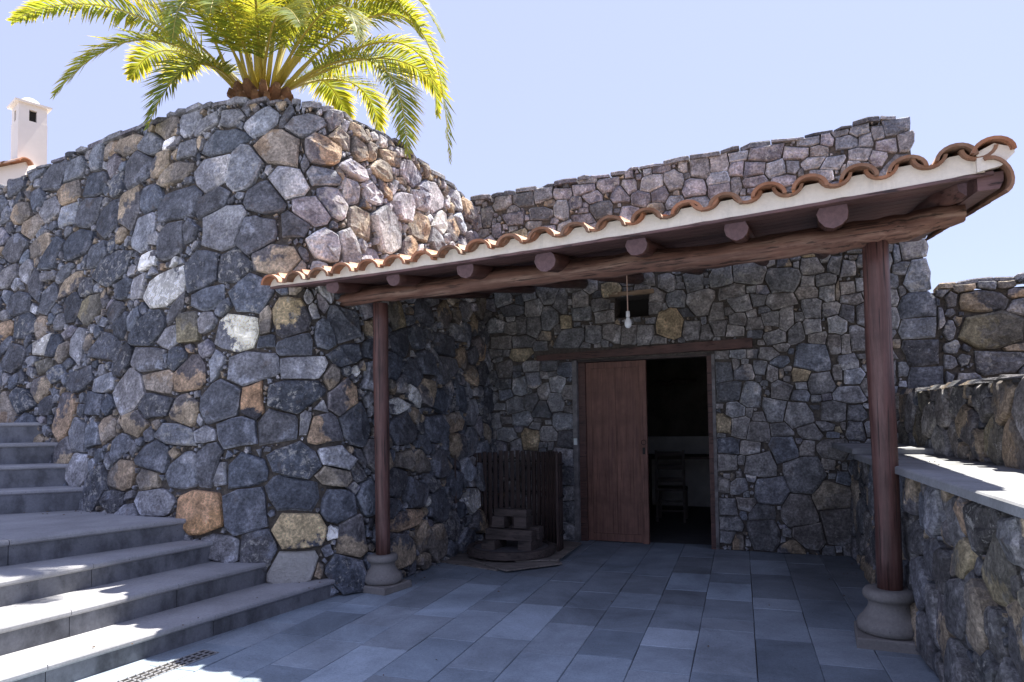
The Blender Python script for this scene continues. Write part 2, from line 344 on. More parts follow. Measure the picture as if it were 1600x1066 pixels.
def layout(u0, u1, top, seeds, classes, rects, mix, rg, block=0.0, bottom=0.0, tries=2500, aspect=(0.75, 1.6), chips=0.018, spin=0.0, tight=0.93):
    """seeds: (u,v,ru,rv,key). returns list of (poly, key)"""
    def mtx(ru, rv, an):
        c, s_ = math.cos(an), math.sin(an); a_, b_ = 1/ru**2, 1/rv**2
        return (c*c*a_+s_*s_*b_, c*s_*(a_-b_), s_*s_*a_+c*c*b_)
    rows = []; keys = []
    for sd in seeds:
        an = rg.uniform(-.18, .18) if not block else 0.0
        rows.append([sd[0], sd[1], sd[2], sd[3], *mtx(sd[2], sd[3], an), an]); keys.append(sd[4])
    A = np.array(rows) if rows else np.zeros((0, 8))
    for r in classes:
        cu = rg.uniform(u0, u1, tries); cv = rg.uniform(0, 1, tries)
        for a, b in zip(cu, cv):
            h = top(a); v = bottom + b*(h-bottom)
            asp = rg.uniform(*aspect); ru, rv = r*math.sqrt(asp), r/math.sqrt(asp)
            an = rg.uniform(-spin, spin)
            if v < bottom+rv*.55 or v > h-rv*.55 or in_rect(a, v, rects, rv*0.6): continue
            m = mtx(ru, rv, an)
            if len(A):
                dx = a-A[:, 0]; dy = v-A[:, 1]; d = np.hypot(dx, dy)+1e-9; ux = dx/d; uy = dy/d
                ra = 1/np.sqrt(A[:, 4]*ux*ux+2*A[:, 5]*ux*uy+A[:, 6]*uy*uy); rb = 1/np.sqrt(m[0]*ux*ux+2*m[1]*ux*uy+m[2]*uy*uy)
                if (d < tight*(ra+rb)).any(): continue
            A = np.vstack([A, [a, v, ru, rv, *m, an]])
            q = rg.random(); acc = 0
            for k, w in mix:
                acc += w
                if q < acc: break
            keys.append(k)
    out = []
    for i in range(len(A)):
        x, y, ru, rv, m0, m1, m2, an = A[i]; c_, s_ = math.cos(an), math.sin(an)
        j_ = lambda lo, hi: rg.uniform(lo, hi)
        if block: loc = [(-ru*j_(1.08, 1.40), -rv*j_(1.08, 1.40)), (ru*j_(1.08, 1.40), -rv*j_(1.08, 1.40)), (ru*j_(1.08, 1.40), rv*j_(1.08, 1.40)), (-ru*j_(1.08, 1.40), rv*j_(1.08, 1.40))]
        else:        # a rough block: four to six broken corners
            nq = 4 if keys[i] == 'R' else int(rg.choice([4, 4, 5, 5, 6])); ph = math.pi/4 if nq == 4 else rg.uniform(0, 1.5); ex = {4: 1.58, 5: 1.46, 6: 1.38}[nq]
            loc = []
            for k in range(nq):
                a_ = ph+2*math.pi*k/nq+rg.uniform(-.24, .24); e_ = ex*j_(.86, 1.08); loc.append((ru*e_*math.cos(a_), rv*e_*math.sin(a_)))
        poly = [(x+p*c_-q*s_, y+p*s_+q*c_) for p, q in loc]
        dx = A[:, 0]-x; dy = A[:, 1]-y; d = np.hypot(dx, dy)
        for j in np.argsort(d)[1:26]:
            if d[j] > 2.9*(max(ru, rv)+max(A[j, 2], A[j, 3])): continue
            ux, uy = dx[j]/d[j], dy[j]/d[j]
            ri = 1/math.sqrt(m0*ux*ux+2*m1*ux*uy+m2*uy*uy); rj = 1/math.sqrt(A[j, 4]*ux*ux+2*A[j, 5]*ux*uy+A[j, 6]*uy*uy)
            t = ri/(ri+rj)*d[j]
            nx = (m0*ux+m1*uy)*ri*ri+(A[j, 4]*ux+A[j, 5]*uy)*rj*rj; ny = (m1*ux+m2*uy)*ri*ri+(A[j, 5]*ux+A[j, 6]*uy)*rj*rj
            if block:
                if abs(ux) > abs(uy): ny *= 1-block
                else: nx *= 1-block
            else:
                sk = math.sin((i+j)*12.9898+i*j*.37)*.16; nx, ny = nx-ny*sk, ny+nx*sk
            l = math.hypot(nx, ny); nx /= l; ny /= l
            poly = clip(poly, (nx, ny), nx*(x+ux*t)+ny*(y+uy*t))
            if len(poly) < 3: break
        if len(poly) < 3: continue
        h = top(x)+rg.uniform(-0.015, 0.02); poly = clip(poly, (0, 1), h); poly = clip(poly, (0, -1), -bottom)
        for rc in rects:
            if len(poly) < 3: break
            ds = [(rc[0]-x, (1, 0), rc[0]), (x-rc[1], (-1, 0), -rc[1]), (rc[2]-y, (0, 1), rc[2]), (y-rc[3], (0, -1), -rc[3])]
            s = max(ds, key=lambda q: q[0]/(ru if q[1][0] else rv))
            inter = poly
            for nn, cc in (((1,0), rc[1]), ((-1,0), -rc[0]), ((0,1), rc[3]), ((0,-1), -rc[2])):
                if len(inter) > 2: inter = clip(inter, nn, cc)
            if len(inter) > 2: poly = clip(poly, s[1], s[2])
        if len(poly) < 3 or parea(poly) < 0.0006: continue
        out.append((poly, keys[i]))
    # chips wedged into the voids
    M = int(900*(u1-u0)*(top((u0+u1)/2)-bottom)); cu = rg.uniform(u0, u1, M); cv = rg.uniform(0, 1, M); H = np.array([top(a) for a in cu]); cv = bottom+cv*(H-bottom)
    clr = np.minimum(cv-bottom, H-cv)
    for rc in rects:
        dd = np.maximum(np.maximum(rc[0]-cu, cu-rc[1]), np.maximum(rc[2]-cv, cv-rc[3])); clr = np.minimum(clr, dd)
    for poly, k in out:
        P = np.array(poly); xs = P[:, 0]; ys = P[:, 1]
        idx = np.where((cu > xs.min()-.12) & (cu < xs.max()+.12) & (cv > ys.min()-.12) & (cv < ys.max()+.12))[0]
        if not len(idx): continue
        Q = np.roll(P, -1, 0); E = Q-P; ln = np.hypot(E[:, 0], E[:, 1])+1e-9; nx = E[:, 1]/ln; ny = -E[:, 0]/ln
        sd = (nx[:, None]*(cu[idx][None]-P[:, 0][:, None])+ny[:, None]*(cv[idx][None]-P[:, 1][:, None])).max(0)
        clr[idx] = np.minimum(clr[idx], sd)
    order = np.argsort(-clr); ux_ = np.zeros(6000); uy_ = np.zeros(6000); ur_ = np.zeros(6000); nu = 0
    for i in order:
        r = min(clr[i], 0.10)
        if r < chips or nu > 5990: break
        if nu and ((cu[i]-ux_[:nu])**2+(cv[i]-uy_[:nu])**2 < (r+ur_[:nu])**2*0.85).any(): continue
        ux_[nu], uy_[nu], ur_[nu] = cu[i], cv[i], r; nu += 1
        n = int(rg.integers(3, 6)); ph = rg.uniform(0, 6); ky = str(rg.choice(['m', 'b', 'l', 'd', 'c', 'm', 'D', 'l']))
        pts = []
        for k in range(n):
            ee = rg.uniform(1.05, {3: 1.75, 4: 1.5, 5: 1.35}[n]); dd = ph+2*math.pi*k/n+rg.uniform(-.25, .25)
            pts.append((cu[i]+r*ee*math.cos(dd), cv[i]+r*ee*math.sin(dd)))
        out.append((pts, ky))
    return out
def stone_geo(poly, key, S, rg, gap, relief, depth, colmul=1.0, crisp=0.5):
    """one stone: 2D polygon on the wall -> faceted solid standing proud of it"""
    P = np.array(poly); c = P.mean(0); size = math.sqrt(parea(poly))
    Q = []
    for i in range(len(P)):
        if np.hypot(*(P[i]-P[i-1])) > size*0.12 or len(P) <= 4: Q.append(P[i])
    if len(Q) < 3: Q = list(P)
    out = []; m = len(Q)
    for i in range(m):
        a, b, d = Q[i-1], Q[i], Q[(i+1) % m]
        la = np.hypot(*(b-a)); e1 = (b-a)/max(la, 1e-6); e2 = d-b; l2 = np.hypot(*e2); e2 = e2/max(l2, 1e-6)
        turn = e1[0]*e2[0]+e1[1]*e2[1]          # 1 straight, <0 sharp corner
        if la > size*.55 and m <= 8:           # break long edges a little, mostly inwards
            mid = (a+b)/2; out.append(mid+(c-mid)*rg.uniform(-.01, .05))
        if turn < .55 and rg.random() < crisp and size > .09:
            t = rg.uniform(.05, .13); out += [b+(a-b)*t, b+(d-b)*t]
        else: out.append(b+(c-b)*rg.uniform(0.0, 0.05))
    P = np.array(out); n = len(P)
    P = P + (rg.random((n, 2))-.5)*size*0.035
    g = gap*(0.5+0.9*rg.random()); dc = P-c; dl = np.hypot(dc[:, 0], dc[:, 1])+1e-9; P = P-dc/dl[:, None]*np.minimum(g, dl*0.3)[:, None]
    hgt = relief*(0.25+rg.random()*0.9)*min(1.0, 0.35+size/0.3); bev = min(size*0.075, 0.017)*rg.uniform(.7, 1.4)
    tl = relief*1.5/(size+0.08)*0.5; tx, ty = rg.uniform(-1, 1, 2)*tl
    ridge = rg.uniform(0, 2*math.pi); amp = relief*rg.uniform(-.1, .55)*min(1, size/.22)   # a split face: one ridge across the stone
    V = []; rings = [(1.0, -depth, 0), (1.0, hgt-bev, 1), (1-min(0.4, bev*1.1/(size*0.5)), hgt, 2)]
    if size > 0.15: rings.append((0.52, hgt, 3))
    dj = [rg.random()-.5 for _ in range(n)]
    for sc, w, lv in rings:
        for qi, q in enumerate(P):
            e = c+(q-c)*sc; ww = w
            if lv:
                ww += (e[0]-c[0])*tx+(e[1]-c[1])*ty
                pr = abs((q[0]-c[0])*math.cos(ridge)+(q[1]-c[1])*math.sin(ridge))*sc/(size*.55)
                ww += amp*(max(0, 1-pr)-.5) + dj[qi]*relief*.22*min(1, size/.2)
                if lv == 3: ww += (rg.random()-.5)*relief*.35
            V.append(S(e[0], e[1], ww))
    V.append(S(c[0], c[1], hgt+amp*.5+relief*rg.uniform(-0.12, 0.2)*min(1, size/0.2)))
    F = []; L = len(rings)
    for r in range(L-1):
        for k in range(n):
            a, b_, c_, d_ = r*n+k, r*n+(k+1) % n, (r+1)*n+(k+1) % n, (r+1)*n+k
            if r == 2: F += [(a, b_, c_), (a, c_, d_)] if rg.random() < .5 else [(a, b_, d_), (b_, c_, d_)]
            else: F.append((a, b_, c_, d_))
    for k in range(n): F.append(((L-1)*n+k, (L-1)*n+(k+1) % n, L*n))
    c1, c2, al = PAL[key]; j = rg.uniform(0.74, 1.34)*colmul; tint = rg.uniform(-.06, .06)
    if key in 'obRTtcO': j = min(j, 1.5)
    base = [c1[0]*j*(1+tint), c1[1]*j, c1[2]*j*(1-tint)]; al = al*rg.uniform(0.3, 1.6)
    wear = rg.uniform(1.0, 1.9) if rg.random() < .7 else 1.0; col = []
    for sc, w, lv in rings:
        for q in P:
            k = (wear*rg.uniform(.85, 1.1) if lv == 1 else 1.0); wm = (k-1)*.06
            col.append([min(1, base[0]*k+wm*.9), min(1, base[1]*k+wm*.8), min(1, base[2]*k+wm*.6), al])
    col.append([*base, al])
    s2 = c2 or tuple(x*1.35 for x in c1); ang = rg.uniform(0, 2*math.pi); off = rg.uniform(-0.1, 0.25) if c2 else -0.35
    loc = [c+(q-c)*rr[0] for rr in rings for q in P]+[c]
    sec = []
    for q in loc:
        g_ = 0.5+((q[0]-c[0])*math.cos(ang)+(q[1]-c[1])*math.sin(ang))/(size+1e-6)*0.9+off
        if key in 'wWP': g_ += 0.15
        sec.append([s2[0]*j, s2[1]*j, s2[2]*j, max(0, min(1, g_))])
    return V, F, col, sec
def masonry(parent, S, cells, rg, gap=0.009, relief=0.04, depth=0.07, limit=290, colmul=1.0, gain=1.4, crisp=0.5):
    items = []
    for poly, key in cells:
        P = np.array(poly); c = P.mean(0); w = np.array(S(c[0], c[1], 0)); a = parea(poly)
        items.append((a/((w-np.array(EYE))**2).sum(), poly, key, c))
    items.sort(key=lambda t: -t[0]); rest = G(); rc = []; rs = []
    for i, (sz, poly, key, c) in enumerate(items):
        cm = (colmul(c) if callable(colmul) else colmul)*gain
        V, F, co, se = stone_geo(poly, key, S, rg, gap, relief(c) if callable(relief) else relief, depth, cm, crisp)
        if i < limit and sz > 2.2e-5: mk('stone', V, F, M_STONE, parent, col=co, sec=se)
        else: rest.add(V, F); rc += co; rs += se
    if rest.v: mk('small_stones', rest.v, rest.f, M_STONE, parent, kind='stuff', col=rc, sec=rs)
def cap_row(parent, S, top, u0, u1, rg, depth=.34, over=.02, keys='mdDmpc'):
    """flat irregular slabs laid along the head of a wall"""
    u = u0
    while u < u1:
        w = rg.uniform(.13, .36); h = rg.uniform(.028, .065); z0 = top(u+w/2)-.012+rg.uniform(-.006, .012); sl = rg.uniform(-.014, .014)
        fo = over+rg.uniform(-.02, .03); m = rg.uniform(.25, .75)
        out = [(u+.004, fo-rg.uniform(0, .03)), (u+w*m, fo+rg.uniform(0, .018)), (u+w-.004, fo-rg.uniform(0, .03)), (u+w-.01, -depth), (u+.01, -depth)]
        V = []
        for dz, sh in ((0, 0), (h*.75, 0), (h, .012)):
            for i, (a, b) in enumerate(out):
                p = S(a+(sh if a < u+w/2 else -sh), z0, b-(sh if i < 3 else -sh)); V.append((p[0], p[1], z0+dz+sl*(1 if i in (1, 2, 3) else -1)+rg.uniform(-.003, .003)))
        n = 5; F = [tuple(reversed(range(n))), tuple(range(2*n, 3*n))]+[(r*n+k, r*n+(k+1) % n, (r+1)*n+(k+1) % n, (r+1)*n+k) for r in range(2) for k in range(n)]
        c = PAL[str(rg.choice(list(keys)))][0]; j = rg.uniform(1.5, 2.5)
        mk('cap_stone', V, F, M_STONE, parent, col=[(c[0]*j, c[1]*j, c[2]*j, .35)]*len(V), sec=[(c[0], c[1], c[2], 0.)]*len(V), fix=True)
        u += w
def sheet(S, u0, u1, v0, v1, nu, nv, w):
    V = []; F = []
    for i in range(nu+1):
        u = u0+(u1-u0)*i/nu; t = v1(u) if callable(v1) else v1
        for j in range(nv+1): V.append(S(u, v0+(t-v0)*j/nv, w))
    for i in range(nu):
        for j in range(nv): a = i*(nv+1)+j; F.append((a, a+nv+1, a+nv+2, a+1))
    return V, F
# ---- wall outline and the larger stones: position, half width, half height, kind
BAST=[(6.12,4.54,0.215,0.119,"b"),(6.80,4.50,0.216,0.107,"b"),(6.33,4.40,0.208,0.120,"m"),(5.69,4.48,0.165,0.139,"m"),(5.38,4.42,0.185,0.091,"m"),(4.98,4.42,0.191,0.083,"m"),(4.50,4.30,0.249,0.140,"m"),(3.77,4.24,0.359,0.094,"m"),(4.17,4.03,0.364,0.180,"o"),(3.49,4.02,0.291,0.135,"O"),(5.01,4.17,0.329,0.119,"n"),(5.64,4.19,0.152,0.114,"n"),(6.53,4.16,0.271,0.192,"d"),(5.78,3.95,0.246,0.113,"b"),(5.15,3.87,0.271,0.183,"l"),(4.70,3.87,0.254,0.187,"m"),(4.03,3.67,0.319,0.162,"l"),(3.53,3.76,0.248,0.084,"m"),(3.02,3.89,0.205,0.072,"p"),(2.59,4.01,0.163,0.098,"b"),(3.40,3.52,0.207,0.125,"p"),(3.13,3.67,0.124,0.135,"l"),(4.36,3.53,0.275,0.154,"d"),(3.73,3.41,0.273,0.152,"p"),(3.96,3.27,0.189,0.131,"d"),(3.01,3.39,0.185,0.156,"b"),(2.58,3.40,0.218,0.193,"l"),(3.56,3.09,0.214,0.136,"l"),(4.17,2.96,0.300,0.149,"c"),(5.13,3.56,0.211,0.136,"d"),(4.88,3.29,0.295,0.231,"l"),(4.47,3.17,0.261,0.193,"d"),(5.65,3.26,0.261,0.180,"d"),(5.41,3.30,0.132,0.107,"d"),(7.81,4.15,0.188,0.130,"b"),(8.11,3.99,0.152,0.148,"m"),(6.52,3.75,0.171,0.219,"c"),(5.65,3.63,0.345,0.162,"d"),(6.19,3.77,0.235,0.153,"d"),(7.36,3.83,0.204,0.182,"d"),(6.96,3.69,0.184,0.193,"d"),(7.75,3.88,0.177,0.119,"m"),(8.40,3.82,0.168,0.132,"o"),(6.20,3.43,0.184,0.180,"m"),(5.14,2.92,0.222,0.194,"d"),(4.70,2.91,0.202,0.163,"d"),(5.67,2.77,0.336,0.176,"w"),(5.01,2.62,0.229,0.108,"d"),(6.67,3.10,0.288,0.153,"d"),(8.14,4.39,0.176,0.196,"d"),(8.42,4.18,0.129,0.143,"d"),(7.35,4.17,0.228,0.152,"d"),(7.18,4.54,0.152,0.085,"o"),(7.39,4.50,0.112,0.163,"m"),(3.18,4.17,0.212,0.086,"m"),(2.74,4.16,0.094,0.089,"b"),(2.42,4.20,0.154,0.077,"m"),(2.94,4.13,0.141,0.102,"m"),(2.04,4.17,0.199,0.144,"p"),(1.56,4.06,0.255,0.169,"p"),(2.22,3.74,0.199,0.156,"p"),(1.95,3.59,0.190,0.160,"b"),(7.79,4.45,0.174,0.140,"m"),(8.84,4.43,0.158,0.147,"d"),(6.89,4.07,0.130,0.130,"d"),(7.44,3.47,0.230,0.180,"d"),(8.60,3.59,0.184,0.158,"d"),(8.62,4.03,0.157,0.143,"b"),(4.47,2.64,0.261,0.161,"d"),(3.97,2.41,0.209,0.185,"e"),(4.60,2.28,0.253,0.163,"W"),(5.22,2.37,0.165,0.168,"t"),(4.98,2.40,0.116,0.083,"m"),(5.83,2.38,0.221,0.162,"d"),(5.46,2.29,0.148,0.096,"m"),(6.97,2.69,0.159,0.146,"t"),(6.13,2.85,0.130,0.121,"m"),(7.53,2.61,0.087,0.092,"m"),(7.87,2.58,0.097,0.127,"o"),(7.78,2.36,0.163,0.105,"w"),(7.10,2.32,0.137,0.176,"m"),(6.92,2.33,0.069,0.087,"b"),(6.55,2.25,0.227,0.145,"d"),(7.56,2.35,0.109,0.117,"d"),(4.25,2.19,0.107,0.065,"d"),(3.93,2.15,0.201,0.102,"d"),(3.58,2.24,0.128,0.120,"d"),(3.34,2.08,0.198,0.094,"d"),(3.35,2.37,0.187,0.156,"d"),(4.41,1.95,0.316,0.143,"D"),(3.84,1.96,0.250,0.112,"l"),(5.75,2.08,0.261,0.119,"D"),(5.30,2.06,0.107,0.121,"d"),(5.12,1.94,0.216,0.152,"O"),(5.54,1.88,0.226,0.116,"o"),(4.79,2.00,0.078,0.118,"m"),(3.53,1.87,0.082,0.108,"b"),(3.42,1.68,0.153,0.172,"O"),(3.89,1.70,0.287,0.152,"d"),(4.72,1.67,0.222,0.179,"D"),(4.36,1.67,0.126,0.157,"q"),(5.55,1.64,0.242,0.120,"d"),(5.12,1.60,0.180,0.127,"c"),(5.97,1.77,0.222,0.214,"m"),(7.12,1.56,0.150,0.243,"O"),(7.67,1.88,0.174,0.141,"c"),(7.66,2.13,0.131,0.078,"t"),(6.25,1.43,0.124,0.124,"o"),(5.80,1.50,0.167,0.121,"c"),(4.11,1.43,0.213,0.154,"D"),(4.51,1.40,0.213,0.134,"d"),(3.83,1.47,0.060,0.114,"m"),(3.63,1.43,0.174,0.136,"O"),(4.86,1.38,0.135,0.062,"m"),(5.17,1.38,0.225,0.095,"m"),(3.28,1.47,0.181,0.184,"d"),(8.22,1.69,0.176,0.183,"o"),(6.91,1.95,0.231,0.110,"d"),(7.98,1.76,0.240,0.117,"d"),(6.47,1.88,0.183,0.094,"m"),(7.35,2.76,0.154,0.144,"d"),(6.49,2.62,0.136,0.110,"d"),(8.18,2.61,0.174,0.150,"d"),(8.35,2.88,0.196,0.126,"d"),(6.34,2.45,0.137,0.132,"d"),(4.27,2.37,0.062,0.120,"b"),(6.55,1.70,0.160,0.117,"d"),(7.43,2.03,0.132,0.102,"d"),(8.24,2.23,0.197,0.148,"d"),(5.03,1.05,0.173,0.149,"m"),(4.78,1.11,0.147,0.190,"D"),(4.64,1.03,0.064,0.115,"m"),(4.39,1.06,0.207,0.136,"d"),(3.93,1.13,0.234,0.148,"d"),(3.53,1.16,0.155,0.087,"m"),(3.54,1.00,0.170,0.081,"b"),(3.94,0.87,0.225,0.171,"d"),(4.36,0.74,0.226,0.184,"d"),(4.83,0.72,0.254,0.186,"R"),(5.38,0.79,0.257,0.106,"m"),(5.89,1.01,0.216,0.134,"b"),(5.49,1.00,0.152,0.108,"b"),(5.46,1.17,0.204,0.142,"D"),(6.26,0.88,0.175,0.216,"d"),(6.67,1.05,0.175,0.154,"m"),(3.54,0.73,0.158,0.148,"d"),(3.87,0.56,0.225,0.174,"e"),(4.24,0.41,0.163,0.175,"d"),(4.59,0.43,0.190,0.131,"m"),(3.95,0.27,0.236,0.150,"P"),(3.49,0.16,0.191,0.166,"d"),(3.41,0.48,0.166,0.181,"c"),(3.66,0.08,0.084,0.061,"m"),(5.95,0.79,0.180,0.099,"d"),(3.59,0.53,0.058,0.063,"w"),(3.72,0.23,0.037,0.061,"b"),(2.54,2.53,0.145,0.146,"t"),(1.96,2.64,0.224,0.131,"d"),(2.47,2.28,0.193,0.134,"d"),(2.70,2.00,0.162,0.129,"d"),(2.56,1.84,0.097,0.083,"l"),(2.05,1.78,0.155,0.140,"c"),(2.70,1.62,0.164,0.070,"w"),(2.31,1.97,0.139,0.136,"d"),(2.05,2.09,0.178,0.128,"d"),(2.36,1.53,0.069,0.073,"b"),(1.11,2.22,0.143,0.129,"b"),(0.94,2.03,0.170,0.109,"b"),(1.56,2.07,0.256,0.163,"d"),(1.95,1.40,0.216,0.128,"d"),(1.49,1.45,0.178,0.108,"o"),(2.58,1.41,0.239,0.129,"d"),(1.47,1.20,0.179,0.135,"c"),(2.27,1.06,0.171,0.110,"b"),(1.57,2.34,0.223,0.150,"d"),(2.16,2.36,0.144,0.127,"d"),(1.79,1.69,0.194,0.118,"d"),(2.11,0.23,0.193,0.161,"b"),(2.65,0.52,0.278,0.093,"O"),(2.78,0.89,0.200,0.138,"d"),(2.45,0.76,0.184,0.144,"d"),(2.83,0.26,0.207,0.134,"c"),(2.40,0.32,0.115,0.131,"b"),(2.02,0.59,0.188,0.152,"d"),(1.71,0.35,0.170,0.157,"d"),(1.52,0.78,0.180,0.149,"d")]
FAC=[(0.46,4.30,0.131,0.078,"p"),(0.70,4.25,0.085,0.085,"p"),(0.99,4.24,0.124,0.118,"b"),(1.23,4.24,0.113,0.116,"m"),(1.47,4.13,0.118,0.098,"p"),(1.23,3.99,0.097,0.066,"m"),(1.54,4.34,0.102,0.139,"m"),(1.76,4.37,0.107,0.097,"m"),(1.94,4.40,0.105,0.056,"b"),(2.12,4.23,0.126,0.095,"p"),(2.24,4.37,0.161,0.079,"p"),(2.34,4.19,0.108,0.094,"b"),(2.52,4.20,0.071,0.086,"m"),(2.56,4.33,0.127,0.086,"p"),(2.67,4.45,0.098,0.062,"m"),(2.78,4.32,0.083,0.061,"b"),(2.72,4.21,0.125,0.062,"m"),(2.87,4.42,0.055,0.061,"m"),(2.99,4.50,0.081,0.046,"m"),(3.06,4.37,0.107,0.068,"m"),(3.17,4.47,0.079,0.053,"m"),(3.23,4.36,0.066,0.068,"m"),(3.35,4.42,0.052,0.060,"m"),(3.54,4.46,0.121,0.074,"d"),(3.43,4.27,0.096,0.067,"p"),(3.60,4.29,0.069,0.103,"m"),(3.34,4.15,0.078,0.074,"m"),(3.18,4.22,0.099,0.068,"m"),(2.91,4.16,0.122,0.061,"m"),(1.94,4.26,0.083,0.096,"p"),(1.72,4.18,0.123,0.065,"m"),(1.93,4.07,0.053,0.128,"b"),(2.14,4.10,0.133,0.063,"m"),(2.42,4.06,0.115,0.062,"p"),(0.14,4.30,0.126,0.070,"m"),(0.26,4.18,0.107,0.070,"p"),(0.20,4.40,0.107,0.052,"m"),(0.85,4.08,0.101,0.085,"p"),(0.61,4.16,0.103,0.086,"m"),(1.08,4.11,0.098,0.100,"d"),(3.61,3.16,0.150,0.116,"m"),(3.65,2.90,0.112,0.173,"m"),(3.52,2.98,0.082,0.058,"m"),(3.49,3.13,0.038,0.088,"m"),(1.14,3.05,0.097,0.115,"m"),(1.43,3.04,0.102,0.122,"m"),(1.74,3.06,0.122,0.128,"m"),(2.03,3.08,0.163,0.118,"m"),(2.39,2.97,0.171,0.132,"m"),(2.67,3.08,0.111,0.092,"m"),(2.91,3.07,0.068,0.090,"m"),(3.01,3.03,0.080,0.075,"l"),(1.16,2.56,0.145,0.180,"T"),(1.50,2.79,0.141,0.129,"m"),(1.86,2.89,0.136,0.079,"m"),(1.22,2.85,0.104,0.098,"d"),(1.96,2.74,0.134,0.095,"m"),(2.62,2.82,0.111,0.069,"m"),(2.79,2.91,0.109,0.076,"m"),(2.67,2.62,0.097,0.099,"d"),(2.65,2.44,0.083,0.076,"m"),(2.91,2.44,0.081,0.090,"m"),(1.68,2.49,0.107,0.096,"m"),(1.86,2.45,0.090,0.063,"m"),(2.25,2.54,0.087,0.078,"m"),(2.40,2.53,0.071,0.123,"m"),(3.10,2.28,0.079,0.118,"m"),(2.66,2.12,0.166,0.166,"D"),(3.00,2.55,0.067,0.089,"d"),(2.27,2.34,0.101,0.077,"m"),(0.85,2.45,0.100,0.100,"m"),(0.68,2.46,0.101,0.101,"m"),(0.47,2.50,0.103,0.102,"m"),(0.23,2.48,0.088,0.103,"m"),(0.34,2.85,0.105,0.068,"m"),(0.08,2.94,0.090,0.104,"m"),(2.34,1.94,0.021,0.046,"b"),(2.11,2.77,0.088,0.063,"m"),(1.68,2.65,0.077,0.096,"m"),(2.80,3.16,0.056,0.046,"m"),(2.64,2.92,0.078,0.070,"m"),(2.81,2.80,0.070,0.093,"m"),(3.01,2.82,0.075,0.061,"m"),(3.06,2.69,0.101,0.053,"m"),(2.84,2.60,0.090,0.061,"l"),(2.71,2.29,0.084,0.062,"m"),(2.86,2.23,0.069,0.092,"m"),(2.98,2.22,0.041,0.091,"m"),(3.00,2.03,0.088,0.076,"l"),(2.73,1.82,0.126,0.107,"m"),(3.05,1.89,0.088,0.075,"m"),(3.14,2.84,0.047,0.061,"m"),(2.92,2.80,0.021,0.092,"b"),(2.00,1.71,0.106,0.134,"m"),(2.26,1.54,0.117,0.118,"m"),(2.34,1.12,0.122,0.131,"B"),(2.07,1.31,0.126,0.104,"m"),(1.87,0.71,0.078,0.082,"l"),(2.09,0.95,0.153,0.133,"m"),(2.21,0.66,0.165,0.131,"D"),(1.90,1.37,0.100,0.120,"m"),(1.85,1.55,0.086,0.090,"m"),(1.72,2.21,0.073,0.076,"m"),(1.90,2.20,0.086,0.075,"m"),(2.05,2.19,0.063,0.067,"l"),(2.21,2.16,0.111,0.059,"m"),(1.72,0.98,0.130,0.090,"m"),(1.98,1.13,0.099,0.074,"m"),(1.74,0.47,0.101,0.090,"d"),(1.94,0.51,0.099,0.074,"d"),(2.08,0.42,0.125,0.088,"d"),(1.84,0.07,0.057,0.089,"b"),(2.11,0.21,0.166,0.161,"d"),(2.12,2.02,0.070,0.074,"m"),(-0.32,3.07,0.161,0.136,"m"),(0.09,2.77,0.103,0.083,"m"),(-0.07,2.45,0.174,0.116,"m"),(-0.33,2.74,0.107,0.135,"m"),(-0.41,2.52,0.081,0.051,"b"),(-0.18,2.94,0.088,0.134,"d"),(-0.53,2.89,0.109,0.102,"m"),(-0.53,2.63,0.091,0.136,"m"),(-0.56,1.97,0.091,0.093,"l"),(-0.28,1.69,0.106,0.100,"m"),(-0.46,1.60,0.144,0.101,"d"),(-0.24,1.92,0.088,0.100,"m"),(-0.61,1.23,0.109,0.135,"T"),(-0.58,1.70,0.091,0.102,"d"),(-0.36,1.29,0.106,0.083,"m"),(-0.57,2.17,0.109,0.085,"m"),(-0.34,2.16,0.107,0.084,"d"),(1.91,2.56,0.086,0.076,"m"),(1.40,2.47,0.106,0.093,"m"),(1.57,2.44,0.089,0.077,"m"),(2.08,2.50,0.084,0.060,"m"),(0.83,2.97,0.096,0.080,"m"),(2.55,0.84,0.194,0.178,"d"),(2.78,0.62,0.189,0.159,"b"),(2.48,0.44,0.165,0.178,"d"),(2.83,0.32,0.144,0.206,"d"),(2.58,0.22,0.148,0.128,"d"),(2.49,1.47,0.143,0.131,"m"),(2.84,1.53,0.109,0.112,"m"),(3.06,1.50,0.085,0.079,"m"),(3.04,1.31,0.085,0.095,"m"),(2.84,1.12,0.145,0.112,"m"),(2.32,1.33,0.107,0.066,"d"),(2.62,1.31,0.119,0.081,"m"),(3.04,0.90,0.071,0.094,"d"),(2.33,1.76,0.092,0.099,"m"),(2.74,1.36,0.088,0.048,"d")]
BND=[(3.70,2.45,0.167,0.141,"l"),(4.22,2.57,0.239,0.111,"c"),(4.26,2.28,0.281,0.188,"t"),(4.31,1.97,0.225,0.116,"m"),(3.59,1.89,0.128,0.134,"m"),(3.83,2.00,0.142,0.073,"m"),(3.54,2.12,0.088,0.081,"l"),(3.82,1.84,0.091,0.079,"m"),(3.92,2.14,0.079,0.066,"m"),(3.91,2.30,0.051,0.106,"m"),(3.86,2.71,0.091,0.060,"l"),(3.94,2.63,0.051,0.099,"m"),(4.05,2.72,0.100,0.046,"b"),(4.24,2.73,0.082,0.039,"m"),(4.40,2.72,0.085,0.039,"b"),(4.48,2.63,0.084,0.051,"O"),(4.48,2.50,0.084,0.077,"l"),(3.73,2.26,0.109,0.040,"m"),(3.52,2.27,0.094,0.054,"m"),(3.77,2.15,0.069,0.053,"m"),(3.49,2.47,0.047,0.081,"m"),(4.45,2.10,0.095,0.038,"b"),(3.48,2.09,0.059,0.061,"m"),(3.76,2.61,0.069,0.047,"d")]
